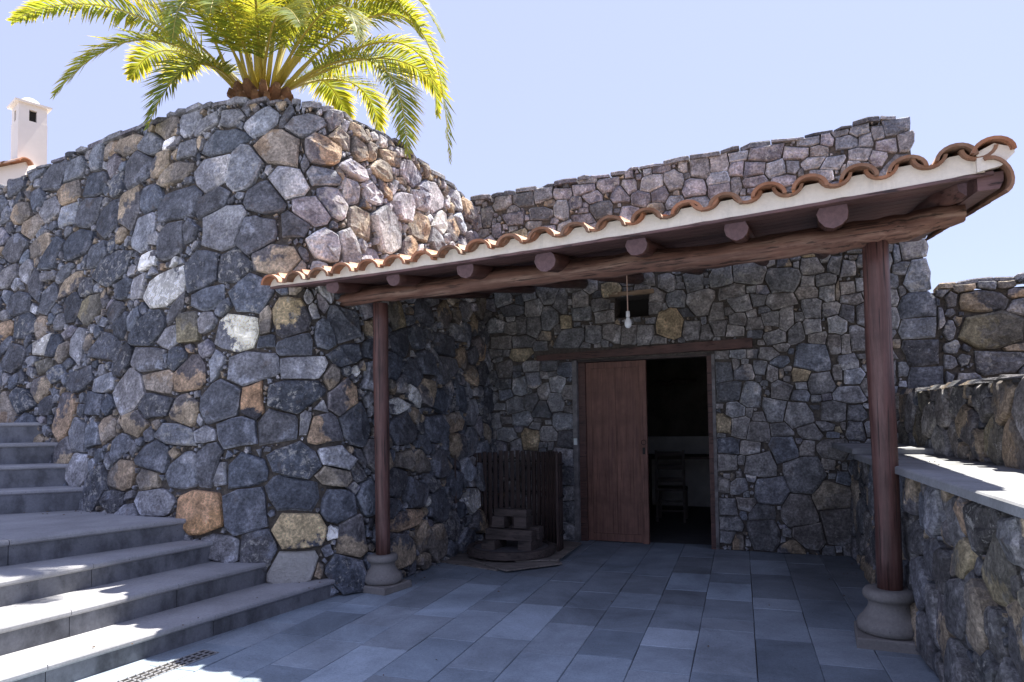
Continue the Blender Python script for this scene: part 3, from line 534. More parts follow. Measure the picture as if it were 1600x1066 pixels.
SURF=[(0.000,-2.920,8.600,0.999,-0.034,0.070),(0.099,-2.923,8.501,0.999,-0.036,0.070),(0.237,-2.927,8.363,0.999,-0.037,0.070),(0.400,-2.933,8.200,0.999,-0.038,0.071),(0.574,-2.938,8.026,0.999,-0.039,0.071),(0.746,-2.944,7.855,0.999,-0.040,0.071),(0.901,-2.950,7.700,0.999,-0.041,0.072),(1.041,-2.956,7.560,0.999,-0.041,0.072),(1.179,-2.963,7.422,0.999,-0.041,0.073),(1.313,-2.970,7.288,0.999,-0.042,0.074),(1.446,-2.977,7.156,0.999,-0.043,0.075),(1.575,-2.984,7.026,0.999,-0.045,0.076),(1.702,-2.990,6.900,0.999,-0.047,0.077),(1.826,-2.995,6.776,0.999,-0.049,0.078),(1.948,-3.000,6.654,0.999,-0.052,0.080),(2.067,-3.004,6.534,0.998,-0.056,0.081),(2.183,-3.009,6.419,0.998,-0.061,0.083),(2.295,-3.014,6.307,0.998,-0.070,0.085),(2.402,-3.020,6.200,0.997,-0.079,0.087),(2.504,-3.026,6.098,0.996,-0.090,0.089),(2.601,-3.032,6.002,0.995,-0.105,0.091),(2.693,-3.039,5.909,0.992,-0.123,0.094),(2.783,-3.047,5.820,0.989,-0.147,0.096),(2.870,-3.057,5.734,0.984,-0.176,0.099),(2.955,-3.070,5.650,0.978,-0.210,0.102),(3.038,-3.085,5.568,0.969,-0.247,0.104),(3.120,-3.102,5.488,0.958,-0.288,0.107),(3.199,-3.121,5.411,0.943,-0.333,0.109),(3.276,-3.143,5.337,0.924,-0.382,0.112),(3.351,-3.169,5.267,0.901,-0.434,0.114),(3.425,-3.200,5.200,0.873,-0.488,0.117),(3.498,-3.236,5.136,0.840,-0.543,0.119),(3.571,-3.277,5.076,0.802,-0.597,0.122),(3.644,-3.322,5.019,0.760,-0.650,0.124),(3.716,-3.371,4.965,0.713,-0.701,0.126),(3.789,-3.423,4.916,0.664,-0.748,0.128),(3.861,-3.480,4.870,0.611,-0.791,0.130),(3.935,-3.541,4.829,0.558,-0.830,0.132),(4.010,-3.607,4.792,0.504,-0.863,0.133),(4.087,-3.676,4.759,0.452,-0.892,0.135),(4.166,-3.749,4.730,0.401,-0.916,0.137),(4.245,-3.824,4.704,0.353,-0.936,0.138),(4.325,-3.900,4.680,0.306,-0.952,0.140),(4.406,-3.979,4.659,0.263,-0.965,0.142),(4.490,-4.061,4.642,0.221,-0.975,0.143),(4.575,-4.145,4.628,0.184,-0.983,0.145),(4.662,-4.230,4.617,0.149,-0.989,0.147),(4.747,-4.316,4.607,0.117,-0.993,0.148),(4.832,-4.400,4.600,0.087,-0.996,0.150),(4.914,-4.482,4.594,0.058,-0.998,0.151),(4.995,-4.563,4.591,0.031,-1.000,0.153),(5.076,-4.644,4.590,0.005,-1.000,0.154),(5.158,-4.726,4.591,-0.018,-1.000,0.155),(5.243,-4.811,4.594,-0.041,-0.999,0.156),(5.333,-4.900,4.600,-0.064,-0.998,0.157),(5.426,-4.993,4.608,-0.087,-0.996,0.158),(5.522,-5.089,4.617,-0.108,-0.994,0.158),(5.622,-5.188,4.629,-0.128,-0.992,0.159),(5.724,-5.289,4.644,-0.146,-0.989,0.159),(5.829,-5.393,4.661,-0.161,-0.987,0.160),(5.938,-5.500,4.680,-0.174,-0.985,0.160),(6.050,-5.610,4.703,-0.186,-0.983,0.160),(6.166,-5.722,4.730,-0.195,-0.981,0.160),(6.285,-5.838,4.759,-0.202,-0.979,0.160),(6.407,-5.956,4.790,-0.207,-0.978,0.160),(6.532,-6.076,4.821,-0.210,-0.978,0.160),(6.659,-6.200,4.850,-0.210,-0.978,0.160),(6.787,-6.325,4.879,-0.208,-0.978,0.160),(6.917,-6.452,4.908,-0.204,-0.979,0.160),(7.050,-6.581,4.938,-0.197,-0.980,0.160),(7.186,-6.715,4.966,-0.189,-0.982,0.160),(7.328,-6.854,4.994,-0.179,-0.984,0.160),(7.477,-7.000,5.020,-0.169,-0.986,0.160),(7.631,-7.153,5.044,-0.158,-0.987,0.160),(7.791,-7.311,5.067,-0.149,-0.989,0.160),(7.957,-7.475,5.089,-0.139,-0.990,0.159),(8.127,-7.644,5.110,-0.129,-0.992,0.159),(8.304,-7.819,5.131,-0.120,-0.993,0.159),(8.485,-8.000,5.150,-0.111,-0.994,0.158),(8.672,-8.186,5.168,-0.104,-0.995,0.158),(8.865,-8.378,5.186,-0.097,-0.995,0.158),(9.063,-8.575,5.202,-0.092,-0.996,0.158),(9.266,-8.778,5.218,-0.087,-0.996,0.157),(9.475,-8.986,5.234,-0.083,-0.997,0.157),(9.689,-9.200,5.250,-0.080,-0.997,0.157),(9.928,-9.438,5.268,-0.077,-0.997,0.156),(10.194,-9.704,5.287,-0.075,-0.997,0.156),(10.466,-9.975,5.306,-0.074,-0.997,0.156),(10.722,-10.230,5.324,-0.073,-0.997,0.155),(10.938,-10.445,5.339,-0.072,-0.997,0.155),(11.093,-10.600,5.350,-0.072,-0.997,0.155),(11.093,-10.600,5.350,-0.072,-0.997,0.155)]
FRONDS=[([(-5.50,6.45,5.38),(-6.06,5.60,6.27),(-6.98,5.34,5.08)],0.48,112,1.13,-0.44),
([(-5.50,6.45,5.40),(-6.48,5.68,6.64),(-7.69,5.37,6.07)],0.39,112,1.10,0.24),
([(-5.46,6.46,5.40),(-7.08,6.04,7.38),(-8.19,5.91,6.84)],0.45,112,0.94,0.11),
([(-5.44,6.47,5.36),(-5.43,5.62,5.76),(-5.70,5.37,4.55)],0.44,112,1.02,-0.34),
([(-5.44,6.47,5.38),(-7.16,6.90,6.86),(-7.77,7.03,6.22)],0.42,112,0.97,0.22),
([(-5.39,6.49,5.37),(-6.80,7.34,6.79),(-7.77,7.65,6.46)],0.48,112,1.13,0.04),
([(-5.55,6.43,5.42),(-5.54,5.60,6.79),(-6.71,5.35,6.80)],0.42,112,0.93,-0.46),
([(-5.39,6.49,5.41),(-5.31,5.88,6.98),(-6.25,5.88,7.74)],0.38,112,0.99,-0.18),
([(-5.33,6.51,5.43),(-5.78,6.71,7.98),(-6.37,6.63,8.94)],0.42,112,1.12,0.03),
([(-5.28,6.52,5.43),(-4.89,5.99,7.33),(-4.89,5.70,7.92)],0.44,112,0.92,-0.48),
([(-5.23,6.54,5.43),(-5.30,6.74,7.92),(-5.31,6.87,9.16)],0.41,112,0.89,0.01),
([(-5.17,6.56,5.43),(-4.58,6.20,7.32),(-4.17,6.15,7.95)],0.48,112,1.05,-0.32),
([(-5.12,6.58,5.42),(-4.89,7.02,7.79),(-4.31,7.33,8.66)],0.47,112,1.09,0.23),
([(-5.07,6.60,5.41),(-4.03,6.30,6.82),(-3.18,6.31,6.95)],0.47,112,1.08,0.29),
([(-5.07,6.60,5.40),(-3.93,6.66,7.26),(-3.33,6.84,5.84)],0.42,112,1.14,0.46),
([(-5.07,6.60,5.40),(-3.99,7.26,7.80),(-3.28,7.37,6.08)],0.40,112,1.08,0.22),
([(-5.01,6.62,5.38),(-3.10,6.91,7.34),(-3.09,7.09,4.48)],0.43,112,1.01,-0.01),
([(-5.02,6.62,5.35),(-3.38,6.55,6.09),(-3.27,6.40,4.32)],0.47,112,1.00,0.33),
([(-5.01,6.62,5.36),(-3.56,7.63,7.00),(-3.57,7.84,5.39)],0.42,112,1.11,0.40),
([(-5.07,6.60,5.34),(-4.57,7.87,6.43),(-4.73,8.39,5.55)],0.43,112,1.02,0.42),
([(-5.07,6.60,5.33),(-5.17,7.66,6.46),(-5.13,8.25,5.74)],0.45,112,1.00,-0.28),
([(-5.01,6.62,5.37),(-4.12,7.90,6.73),(-3.80,8.47,5.96)],0.41,112,1.06,-0.33),
([(-5.23,6.54,5.41),(-4.28,5.52,5.96),(-3.47,4.83,4.86)],0.47,112,0.93,0.41),
([(-5.28,6.52,5.41),(-4.97,5.53,6.28),(-4.34,4.74,5.10)],0.41,112,1.14,0.21),
([(-5.23,6.54,5.42),(-4.17,5.03,6.06),(-3.56,4.37,5.14)],0.43,112,1.01,0.15),
([(-5.12,6.58,5.40),(-3.78,5.99,6.36),(-3.32,5.51,5.08)],0.44,112,0.94,-0.29),
([(-5.33,6.51,5.40),(-5.36,5.43,6.47),(-5.05,5.03,5.16)],0.43,112,1.13,0.12),
([(-5.33,6.51,5.41),(-6.26,7.08,7.89),(-7.59,7.32,8.01)],0.39,112,1.10,0.23),
([(-5.21,6.55,5.41),(-6.10,7.74,8.19),(-6.42,8.31,8.78)],0.47,112,0.91,0.24),
([(-5.12,6.58,5.41),(-5.27,7.66,8.04),(-4.78,8.47,8.10)],0.39,112,1.05,-0.23),
([(-5.28,6.52,5.41),(-6.07,7.30,8.27),(-6.81,7.44,8.91)],0.40,112,1.11,-0.39),
([(-5.17,6.56,5.41),(-5.64,7.44,8.40),(-5.20,7.98,8.80)],0.43,112,1.11,-0.26),
([(-5.39,6.49,5.40),(-6.14,6.51,7.41),(-7.25,6.21,7.04)],0.40,112,1.11,-0.08),
([(-5.07,6.60,5.40),(-4.56,7.27,6.93),(-3.92,7.76,6.76)],0.45,112,0.86,-0.14),
([(-5.39,6.49,5.42),(-5.37,6.09,6.73),(-5.84,5.74,6.93)],0.40,112,1.05,-0.42),
([(-5.12,6.58,5.42),(-4.70,6.44,6.91),(-3.90,6.49,6.97)],0.48,112,0.86,0.23),
([(-5.23,6.54,5.43),(-5.37,6.70,7.19),(-5.41,6.47,7.96)],0.38,112,0.93,0.31)]

# ================================================================== SETTING
def ground():
    o = mk('ground', [(-60,-60,-.05),(60,-60,-.05),(60,80,-.05),(-60,80,-.05)], [(0,1,2,3)], M_GROUND); o['kind'] = 'structure'
ground()
PV = {}
def paving():
    t = thing('terrace_floor', None, None, (0, 4, 0), kind='structure')
    mk('mortar_bed', [(-3.9,-2,-.012),(1.3,-2,-.012),(1.3,8.4,-.012),(-3.9,8.4,-.012)], [(0,1,2,3)], M_GROUT, t)
    D_, M_, L_, LL = .180, .222, .285, .330
    # rows between the long joints: x, [(y of far edge, tone), ...] read towards the camera
    rows = [(.05,.40,[(8.3,M_),(7.52,L_),(6.86,D_),(5.95,L_),(5.62,M_*1.15),(4.85,D_),(3.9,L_),(3.2,M_)]),
            (-.31,.05,[(8.3,M_),(7.8,M_*1.1),(6.8,D_*1.2),(6.40,LL),(5.81,D_*1.1),(5.25,D_*1.35),(4.98,L_),(4.12,M_)]),
            (-.66,-.31,[(8.3,M_),(7.52,D_),(6.72,LL),(6.05,D_),(5.56,M_),(4.91,LL),(4.51,M_*1.2),(4.06,L_)]),
            (-1.015,-.66,[(8.3,M_),(7.3,D_*1.2),(6.51,M_),(5.83,M_*1.25),(5.37,M_),(4.77,D_*1.1),(4.23,L_),(3.6,M_)]),
            (-1.36,-1.015,[(8.3,D_*1.2),(7.4,M_),(6.6,D_*1.2),(5.78,M_),(5.27,D_),(4.83,L_*.9),(4.17,LL*.9),(3.5,M_)]),
            (-1.71,-1.36,[(8.3,M_),(7.2,M_),(6.09,M_),(5.27,LL),(4.40,L_),(3.79,M_),(3.2,L_)]),
            (-2.06,-1.71,[(8.3,M_),(7.0,M_),(6.2,D_*1.3),(5.27,M_),(4.97,L_),(4.27,M_*1.1),(3.56,M_),(3.0,LL)]),
            (-2.41,-2.06,[(8.3,M_),(7.1,D_*1.3),(6.4,M_),(5.79,LL),(4.75,M_*1.1),(3.99,LL),(3.2,M_)]),
            (-2.76,-2.41,[(8.3,M_),(6.6,D_*1.2),(5.9,M_),(4.91,M_*1.2),(4.41,M_*1.2),(4.04,L_),(3.53,M_)]),
            (-3.11,-2.76,[(8.3,M_),(6.3,M_),(5.6,L_),(4.87,LL*.9),(4.66,D_*1.1),(4.08,M_*1.1),(3.4,L_)]),
            (-3.46,-3.11,[(5.6,M_),(4.9,L_),(4.3,L_),(3.75,M_),(3.3,LL)]),
            (-3.81,-3.46,[(5.4,M_),(3.4,L_)]),
            (.40,.75,[(8.3,D_*1.2),(7.45,M_),(6.7,D_*1.1),(6.0,D_*1.25),(5.2,L_*.9),(4.45,D_*1.1),(3.8,M_)]),
            (.75,1.10,[(8.3,D_),(7.3,D_*1.2),(6.5,M_),(5.6,D_*1.2),(4.7,L_*.85),(4.05,M_)])]
    rg = np.random.default_rng(3)
    for x0, x1, cuts in rows:
        cuts = list(cuts); y = cuts[-1][0]
        while y > -1.4:
            y -= float(rg.choice([.35, .5, .7, .9])); cuts.append((y, float(rg.choice([D_, M_, M_, L_, LL]))))
        for (ya, tone), (yb, _) in zip(cuts, cuts[1:]):
            g = .0022; dz = rg.uniform(-.0025, .0015); k = tone*rg.uniform(.93, 1.07)
            v, f = bevbox(x0+g, x1-g, yb+g, ya-g, -.03, dz, .003); jt = rg.uniform(-.0025, .0025, (4, 2)); v = [(a+jt[i % 4][0], b+jt[i % 4][1], c) for i, (a, b, c) in enumerate(v)]
            o = mk('floor_tile', v, f, M_FLOOR, t); w = rg.uniform(-.03, .03)
            o.color = (k*(.95+w), k*1.12, k*(1.30-w), 1)
paving()

# stairs: nosing line of each step as (north end, south end) and its height
def stairs():
    t = thing('stone_staircase', 'grey basalt steps with rounded treads climbing along the rubble bastion', 'stairs', (-4.2, 3.6, 0))
    LN = [((-3.311,4.867),(-3.71,2.589),.15), ((-3.776,4.598),(-4.052,2.822),.32), ((-4.244,4.534),(-4.482,3.116),.49), ((-4.551,4.48),(-4.925,3.419),.67)]
    def ends(a, b, n, s):
        a = Vector((*a, 0)); b = Vector((*b, 0)); d = (a-b).normalized(); return a+d*n, a-d*s
    lines = [(*ends(a, b, .55, 5.2), z) for a, b, z in LN]
    joints = [[.0,1.55,2.63,3.75,4.85,5.75],[.0,1.20,1.95,3.1,4.2,5.75],[.0,1.40,2.45,3.5,4.6,5.75],[.0,1.62,2.75,3.8,5.0,5.75]]
    rg = np.random.default_rng(5)
    zp = 0.0
    nrm = lambda a, b: Vector((-(a-b).normalized().y, (a-b).normalized().x, 0))      # points up the flight
    for i, (a, b, z) in enumerate(lines):
        d = (b-a).normalized(); up = nrm(a, b); Lh = (b-a).length
        if i < 3: a2, b2 = lines[i+1][0], lines[i+1][1]; dep = None
        else: a2 = a+up*2.6; b2 = b+up*2.6
        js = joints[i]
        for s0, s1 in zip(js, js[1:]):
            s1 = min(s1, Lh); g = .0025
            p0, p1 = a+d*(s0+g), a+d*(s1-g); q0, q1 = a2+(b2-a2)*((s0+g)/Lh), a2+(b2-a2)*((s1-g)/Lh)
            q0 = q0+up*.05; q1 = q1+up*.05
            th = .042; 
            # nosing profile rounded at the front
            prof = [(.012,-th),(0,-th+.012),(0,-.014),(.005,-.005),(.014,0)]
            V = []; 
            for e, f_ in ((p0, q0), (p1, q1)):
                for o_, h in prof: V.append((e.x+up.x*o_, e.y+up.y*o_, z+h))
                V.append((f_.x, f_.y, z)); V.append((f_.x, f_.y, z-th))
            n = len(prof)+2; F = [tuple(reversed(range(n))), tuple(range(n, 2*n))]+[(k, (k+1) % n, n+(k+1) % n, n+k) for k in range(n)]
            if i == 3:   # the landing: its front course only
                pass
            mk('tread', V, F, M_TREAD, t, fix=True)
            r0, r1 = p0+up*.022, p1+up*.022; u2 = up*.04
            V = [(r0.x,r0.y,zp-.01),(r1.x,r1.y,zp-.01),(r1.x+u2.x,r1.y+u2.y,zp-.01),(r0.x+u2.x,r0.y+u2.y,zp-.01),
                 (r0.x,r0.y,z-th+.001),(r1.x,r1.y,z-th+.001),(r1.x+u2.x,r1.y+u2.y,z-th+.001),(r0.x+u2.x,r0.y+u2.y,z-th+.001)]
            mk('riser', V, BOXF, M_RISER, t, fix=True)
        zp = z-.001
    # upper flight, turning left along the wall
    f0 = Vector((-6.48, 4.49, 0)); ph = R(42); d = Vector((math.cos(ph), math.sin(ph), 0)); up = Vector((-math.sin(ph), math.cos(ph), 0))
    zs = [.885, 1.10, 1.31, 1.52]; zp = .668
    for i, z in enumerate(zs):
        base = f0+up*(.31*i)
        for s0, s1 in ((-3.2,-1.6),(-1.6,-.45),(-.45,1.6)):
            g = .002; p0 = base+d*(s0+g); p1 = base+d*(s1-g); dep = .36 if i < 3 else 2.5; th = .042
            prof = [(-.008,-th),(-.02,-th+.012),(-.02,-.014),(-.015,-.005),(-.006,0)]
            V = []
            for e in (p0, p1):
                for o_, h in prof: V.append((e.x+up.x*o_, e.y+up.y*o_, z+h))
                V.append((e.x+up.x*dep, e.y+up.y*dep, z)); V.append((e.x+up.x*dep, e.y+up.y*dep, z-th))
            n = len(prof)+2; F = [tuple(reversed(range(n))), tuple(range(n, 2*n))]+[(k, (k+1) % n, n+(k+1) % n, n+k) for k in range(n)]
            mk('tread', V, F, M_TREAD, t, fix=True)
            u2 = up*.04
            V = [(p0.x,p0.y,zp-.02),(p1.x,p1.y,zp-.02),(p1.x+u2.x,p1.y+u2.y,zp-.02),(p0.x+u2.x,p0.y+u2.y,zp-.02),
                 (p0.x,p0.y,z-th+.001),(p1.x,p1.y,z-th+.001),(p1.x+u2.x,p1.y+u2.y,z-th+.001),(p0.x+u2.x,p0.y+u2.y,z-th+.001)]
            mk('riser', V, BOXF, M_RISER, t, fix=True)
        zp = z-.001
    # litter of dry leaves on the landing
stairs()

# ------------------------------------------------------------------ bastion (battered retaining wall)
SU = np.array(SURF)
def SB(u, v, w=0.0):
    x = np.interp(u, SU[:,0], SU[:,1]); y = np.interp(u, SU[:,0], SU[:,2]); nx = np.interp(u, SU[:,0], SU[:,3]); ny = np.interp(u, SU[:,0], SU[:,4]); b = np.interp(u, SU[:,0], SU[:,5])
    return (x+nx*(w-b*v), y+ny*(w-b*v), v)
TOPU = [0,.5,1,1.5,2,2.5,3.5,4,4.5,5,5.5,6,7,7.5,8,8.5,9,9.5,11.1]; TOPV = [4.35,4.29,4.31,4.35,4.40,4.42,4.42,4.46,4.50,4.56,4.60,4.63,4.66,4.66,4.62,4.56,4.46,4.36,4.3]
def top_b(u): return float(np.interp(u, TOPU, TOPV))
def bastion():
    t = thing('bastion_wall', 'tall curved dry stone wall of dark basalt with a palm on top', 'stone wall', (-4.6, 5.4, 0))
    rg = np.random.default_rng(11)
    U1 = 10.4
    seeds = list(BAST)
    # flat coping stones along the top edge
    u = U1
    while u < U1:
        r = rg.uniform(.09, .20)
        if not any(abs(s[0]-u) < s[2]+r*.7 and s[1]+s[3] > top_b(u)-.11 for s in seeds):
            seeds.append((u, top_b(u)-.035, r, .05, str(rg.choice(['m','d','p','c','m']))))
        u += r*1.9
    mix = [('d',.30),('D',.15),('m',.21),('p',.05),('n',.04),('c',.08),('b',.07),('O',.04),('l',.04),('w',.02)]
    bottom = 0.0
    cells = layout(0.0, U1, top_b, seeds, [.145,.12,.10,.08,.06,.045], [], mix, rg, tries=2600, chips=.010, spin=1.2, aspect=(.6,1.9), tight=1.02)
    pal_shift = lambda c: 1.0+.35*max(0, min(1, (3.75-c[0])/1.0))*max(0, min(1, (c[1]-2.3)/.6))  # lightens the upper flank colours to strengthen the raking sunlight there
    pale = lambda c: c[0] < 3.4 and c[1] > 2.6
    cells = [(p, (str(rg.choice(['l', 'p', 'b', 'P', k])) if pale(np.mean(p, 0)) and k in 'dDmn' else k)) for p, k in cells]
    # stones on the flank that faces the court are rounder, and coloured paler to boost the raking sun
    masonry(t, SB, cells, rg, gap=.005, relief=lambda c: .036 if c[0] > 3.6 else .060, depth=.09, limit=295, colmul=pal_shift, gain=2.05, crisp=.22)
    cap_row(t, SB, top_b, 0.05, U1-.1, rg)
    V, F = sheet(SB, 0, U1, -.05, lambda u: top_b(u)-.03, 70, 12, -.028)
    n = 71*13
    # the top of the wall, running back
    tops = [i*13+12 for i in range(71)]
    k = len(V)
    for i, q in enumerate(tops):
        u = U1*i/70; p = SB(u, top_b(u)-.03, -.55); V.append(p)
    for i in range(70): F.append((tops[i], tops[i+1], k+i+1, k+i))
    mk('wall_core', V, F, M_MORTAR, t)
    P = [SB(u, top_b(u)-.05, -.35) for u in np.linspace(0, U1, 40)]
    V = [(p[0], p[1], 4.38) for p in P]+[(-16, 7, 4.36), (-16, 16, 4.36), (-3.6, 16, 4.36)]
    o = mk('planting_bed', V, [tuple(range(len(V)))], M_SOIL, fix=True); o['kind'] = 'structure'
bastion()

# ------------------------------------------------------------------ house front
A_F = R(-4.5); EF = Vector((math.cos(A_F), math.sin(A_F), 0)); NF = Vector((math.sin(A_F), -math.cos(A_F), 0)); F0 = Vector((-1.9, 8.14, 0))
def SF(s, z, w=0.0):
    q = F0+EF*s+NF*w; return (q.x, q.y, z)
def SFn(s, z, w): return SF(s, z, w)
def side(z): return 3.79+(2.74-z)*.075
def top_f(s): return 4.36+(s+1.36)*.034+(.03 if s > 3.05 else 0)
def house():
    t = thing('stone_house', 'small house of squared dark basalt blocks behind the tiled porch', 'house', (0.0, 8.3, 0))
    rg = np.random.default_rng(23)
    door = (-.04, 1.64, -1, 2.24); vent = (.50, .91, 2.68, 2.93); lint = (-.50, 2.06, 2.225, 2.335)
    rects = [door, vent, lint]
    seeds = list(FAC); s = 9
    while s < 3.55:
        r = rg.uniform(.10, .19)
        if not any(abs(q[0]-s) < q[2]+r*.6 and q[1]+q[3] > top_f(s)-.08 for q in seeds): seeds.append((s, top_f(s)-.03, r, .035, str(rg.choice(['m','p','b','c','m']))))
        s += r*1.8
    # corner blocks up the right edge
    z = .15
    while z < 4.2:
        h = rg.uniform(.11, .19)
        if not any(abs(q[1]-z) < q[3]+h*.6 and q[0]+q[2] > side(z)-.2 for q in seeds): seeds.append((side(z)-.16, z, .17, h, str(rg.choice(['m','d','D']))))
        z += h*1.9
    # jamb blocks
    for x0, sg in ((-.04, -1), (1.64, 1)):
        z = .12
        while z < 2.15:
            h = rg.uniform(.08, .13); w = rg.uniform(.08, .16)
            if not any(abs(q[1]-z) < q[3]+h*.6 and abs(q[0]-(x0+sg*w)) < q[2]+w*.6 for q in seeds): seeds.append((x0+sg*w, z, w, h, str(rg.choice(['m','d','D','m','l']))))
            z += h*2
    mix = [('G',.20),('D',.15),('g',.30),('m',.20),('p',.04),('b',.03),('c',.03),('l',.03),('T',.02)]
    cells = layout(-1.65, 3.95, top_f, seeds, [.105,.085,.07,.055,.042,.03], rects, mix, rg, block=.42, aspect=(.55, 2.0), chips=.009, tight=1.0)
    out = []
    for poly, k in cells:
        c = np.mean(poly, 0); e = side(c[1])+rg.uniform(-.012, .02) if c[0] > side(c[1])-.5 else 9; p = clip(poly, (1, 0), e) if c[0] < side(c[1])-.02 else []
        if len(p) > 2 and parea(p) > .0006: out.append((p, k))
    # upper storey stones catch a rosy tint, as those above the porch roof do in the photo
    out = [(p, ('p' if (k in 'mdDgG' and np.mean(p, 0)[1] > 3.3 and rg.random() < .35) else ('m' if k in 'bT' and np.mean(p, 0)[1] > 3.3 and rg.random() < .5 else k))) for p, k in out]
    out = [(p, ({'m': 'g', 'd': 'G'}.get(k, k) if np.mean(p, 0)[1] < 3.3 and np.mean(p, 0)[0] < 3.0 else k)) for p, k in out]
    masonry(t, SFn, out, rg, gap=.004, relief=.026, depth=.05, limit=295, gain=2.1, crisp=.15)
    cap_row(t, SF, top_f, -1.6, 3.42, rg)
    # core with real openings
    th = .45; g = G(); xs = [-2.2, 0, .50, .91, 1.60, 3.7]; zs = [-.05, 2.2, 2.68, 2.93, 4.33]
    for i in range(5):
        for j in range(4):
            if (i in (1, 2, 3) and j == 0) or (i == 2 and j == 2): continue
            def fr(s, w, z): 
                if s > 3.6: s = side(z)-.05
                return SF(s, z if z < 4 else top_f(s)-.03, -w)
            g.hexa([fr(x, w, z) for (x, w, z) in [(xs[i],.03,zs[j]),(xs[i+1],.03,zs[j]),(xs[i+1],th,zs[j]),(xs[i],th,zs[j]),(xs[i],.03,zs[j+1]),(xs[i+1],.03,zs[j+1]),(xs[i+1],th,zs[j+1]),(xs[i],th,zs[j+1])]])
    g.build('wall_core', M_MORTAR, t)
    fr = lambda s, w, z: SF(s, z, -w)
    # flank, back and roof of the house
    G().hexa([fr(3.62,.46,-.05),fr(3.94,.46,-.05),fr(3.94,5.2,-.05),fr(3.62,5.2,-.05),fr(3.3,.46,4.3),fr(3.62,.46,4.3),fr(3.62,5.2,4.3),fr(3.3,5.2,4.3)]).build('flank_wall', M_MORTAR, t)
    G().box(-2.2,3.3,.46,5.2,4.05,4.25,fr).build('roof_slab', M_MORTAR, t)  # unseen flat slab, added over the house to block light
    # room
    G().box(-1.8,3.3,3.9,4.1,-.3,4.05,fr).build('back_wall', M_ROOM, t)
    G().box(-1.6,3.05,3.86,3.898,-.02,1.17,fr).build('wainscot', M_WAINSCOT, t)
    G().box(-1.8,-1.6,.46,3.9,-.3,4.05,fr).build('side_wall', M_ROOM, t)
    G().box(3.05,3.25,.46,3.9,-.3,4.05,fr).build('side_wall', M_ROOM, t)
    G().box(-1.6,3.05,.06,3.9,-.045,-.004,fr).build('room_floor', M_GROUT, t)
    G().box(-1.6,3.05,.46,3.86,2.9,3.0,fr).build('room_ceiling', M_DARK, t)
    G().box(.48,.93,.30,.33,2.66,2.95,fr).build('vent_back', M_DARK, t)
    # door case
    G().box(-.04,.015,-.012,.20,0,2.19,fr).build('plaster_jamb', M_JAMB, t)
    G().box(.015,.10,.06,.19,0,2.17,fr).build('door_post', M_LINTEL, t)
    G().box(1.555,1.605,.0,.19,0,2.17,fr).build('door_post', M_LINTEL, t)
    G().box(1.605,1.64,.005,.19,0,2.19,fr).build('plaster_jamb', M_JAMB, t)
    G().box(.015,1.605,.03,.19,2.171,2.2,fr).build('door_head', M_OLDWOOD, t)
    v = [fr(-.49,-.035,2.205),fr(2.05,-.035,2.235),fr(2.05,.12,2.235),fr(-.49,.12,2.205),fr(-.49,-.035,2.275),fr(2.05,-.035,2.345),fr(2.05,.12,2.345),fr(-.49,.12,2.275)]
    mk('lintel', v, BOXF, M_LINTEL, t)
    G().box(.44,.98,-.03,.15,2.935,2.985,fr).build('vent_lintel', M_TAN, t)
    # door leaf, closed: stiles, rails and two boards
    lf = G().box(.10,.165,.10,.14,.01,2.165,fr).build('door_leaf', M_DOOR, t)
    G().box(.167,.465,.104,.135,.10,2.09,fr).build('board', M_DOOR, lf)
    G().box(.468,.76,.104,.135,.10,2.09,fr).build('board', M_DOOR, lf)
    G().box(.167,.76,.098,.14,2.092,2.165,fr).build('rail', M_DOOR, lf)
    G().box(.167,.76,.098,.14,.01,.098,fr).build('rail', M_DOOR, lf)
    G().box(.762,.84,.085,.14,.0,2.165,fr).build('stile', M_DOOR, lf)
    c = Vector(fr(.80,.078,1.22)); pth = [c+Vector((.028*math.cos(a),-.004,.028*math.sin(a)-.028)) for a in np.linspace(0, 2*math.pi, 15)]
    v, f = tube(pth, .0035, 6); mk('ring_handle', v, f, M_IRON, lf)
    v, f = bevbox(.785,.815,1.05,1.13,0,.01,.003,lambda x, y, z: SF(x, y, -.085+z)); mk('keyhole_plate', v, f, M_IRON, lf, fix=True)
house()
def boundary():
    t = thing('boundary_wall', 'lower wall of large pale boulders adjoining the house corner', 'stone wall', (3.6, 7.9, 0))
    rg = np.random.default_rng(31)
    seeds = list(BND); mix = [('m',.4),('l',.15),('d',.15),('c',.15),('b',.1),('t',.05)]
    top = lambda s: 2.76+.03*math.sin(s*3)+.0*s
    cells = layout(3.55, 6.4, top, seeds, [.20,.15,.11,.08,.055,.04], [], mix, rg, tries=900, chips=.014, spin=1.0)
    out = []
    for p, k in cells:
        c = np.mean(p, 0); p = clip(p, (-1, 0), -(side(c[1])+.005)); 
        if len(p) > 2 and parea(p) > .0008: out.append((p, k))
    masonry(t, SF, out, rg, gap=.008, relief=.06, depth=.06, limit=200)
    cap_row(t, SF, top, 3.83, 6.2, rg, keys='mlcbD')
    fr = lambda s, w, z: SF(s, z, -w)
    G().hexa([fr(side(0)-.04,.04,-.05),fr(6.5,.04,-.05),fr(6.5,.44,-.05),fr(side(0)-.04,.44,-.05),fr(side(2.7)-.04,.04,2.70),fr(6.5,.04,2.70),fr(6.5,.44,2.70),fr(side(2.7)-.04,.44,2.70)]).build('wall_core', M_MORTAR, t)
boundary()

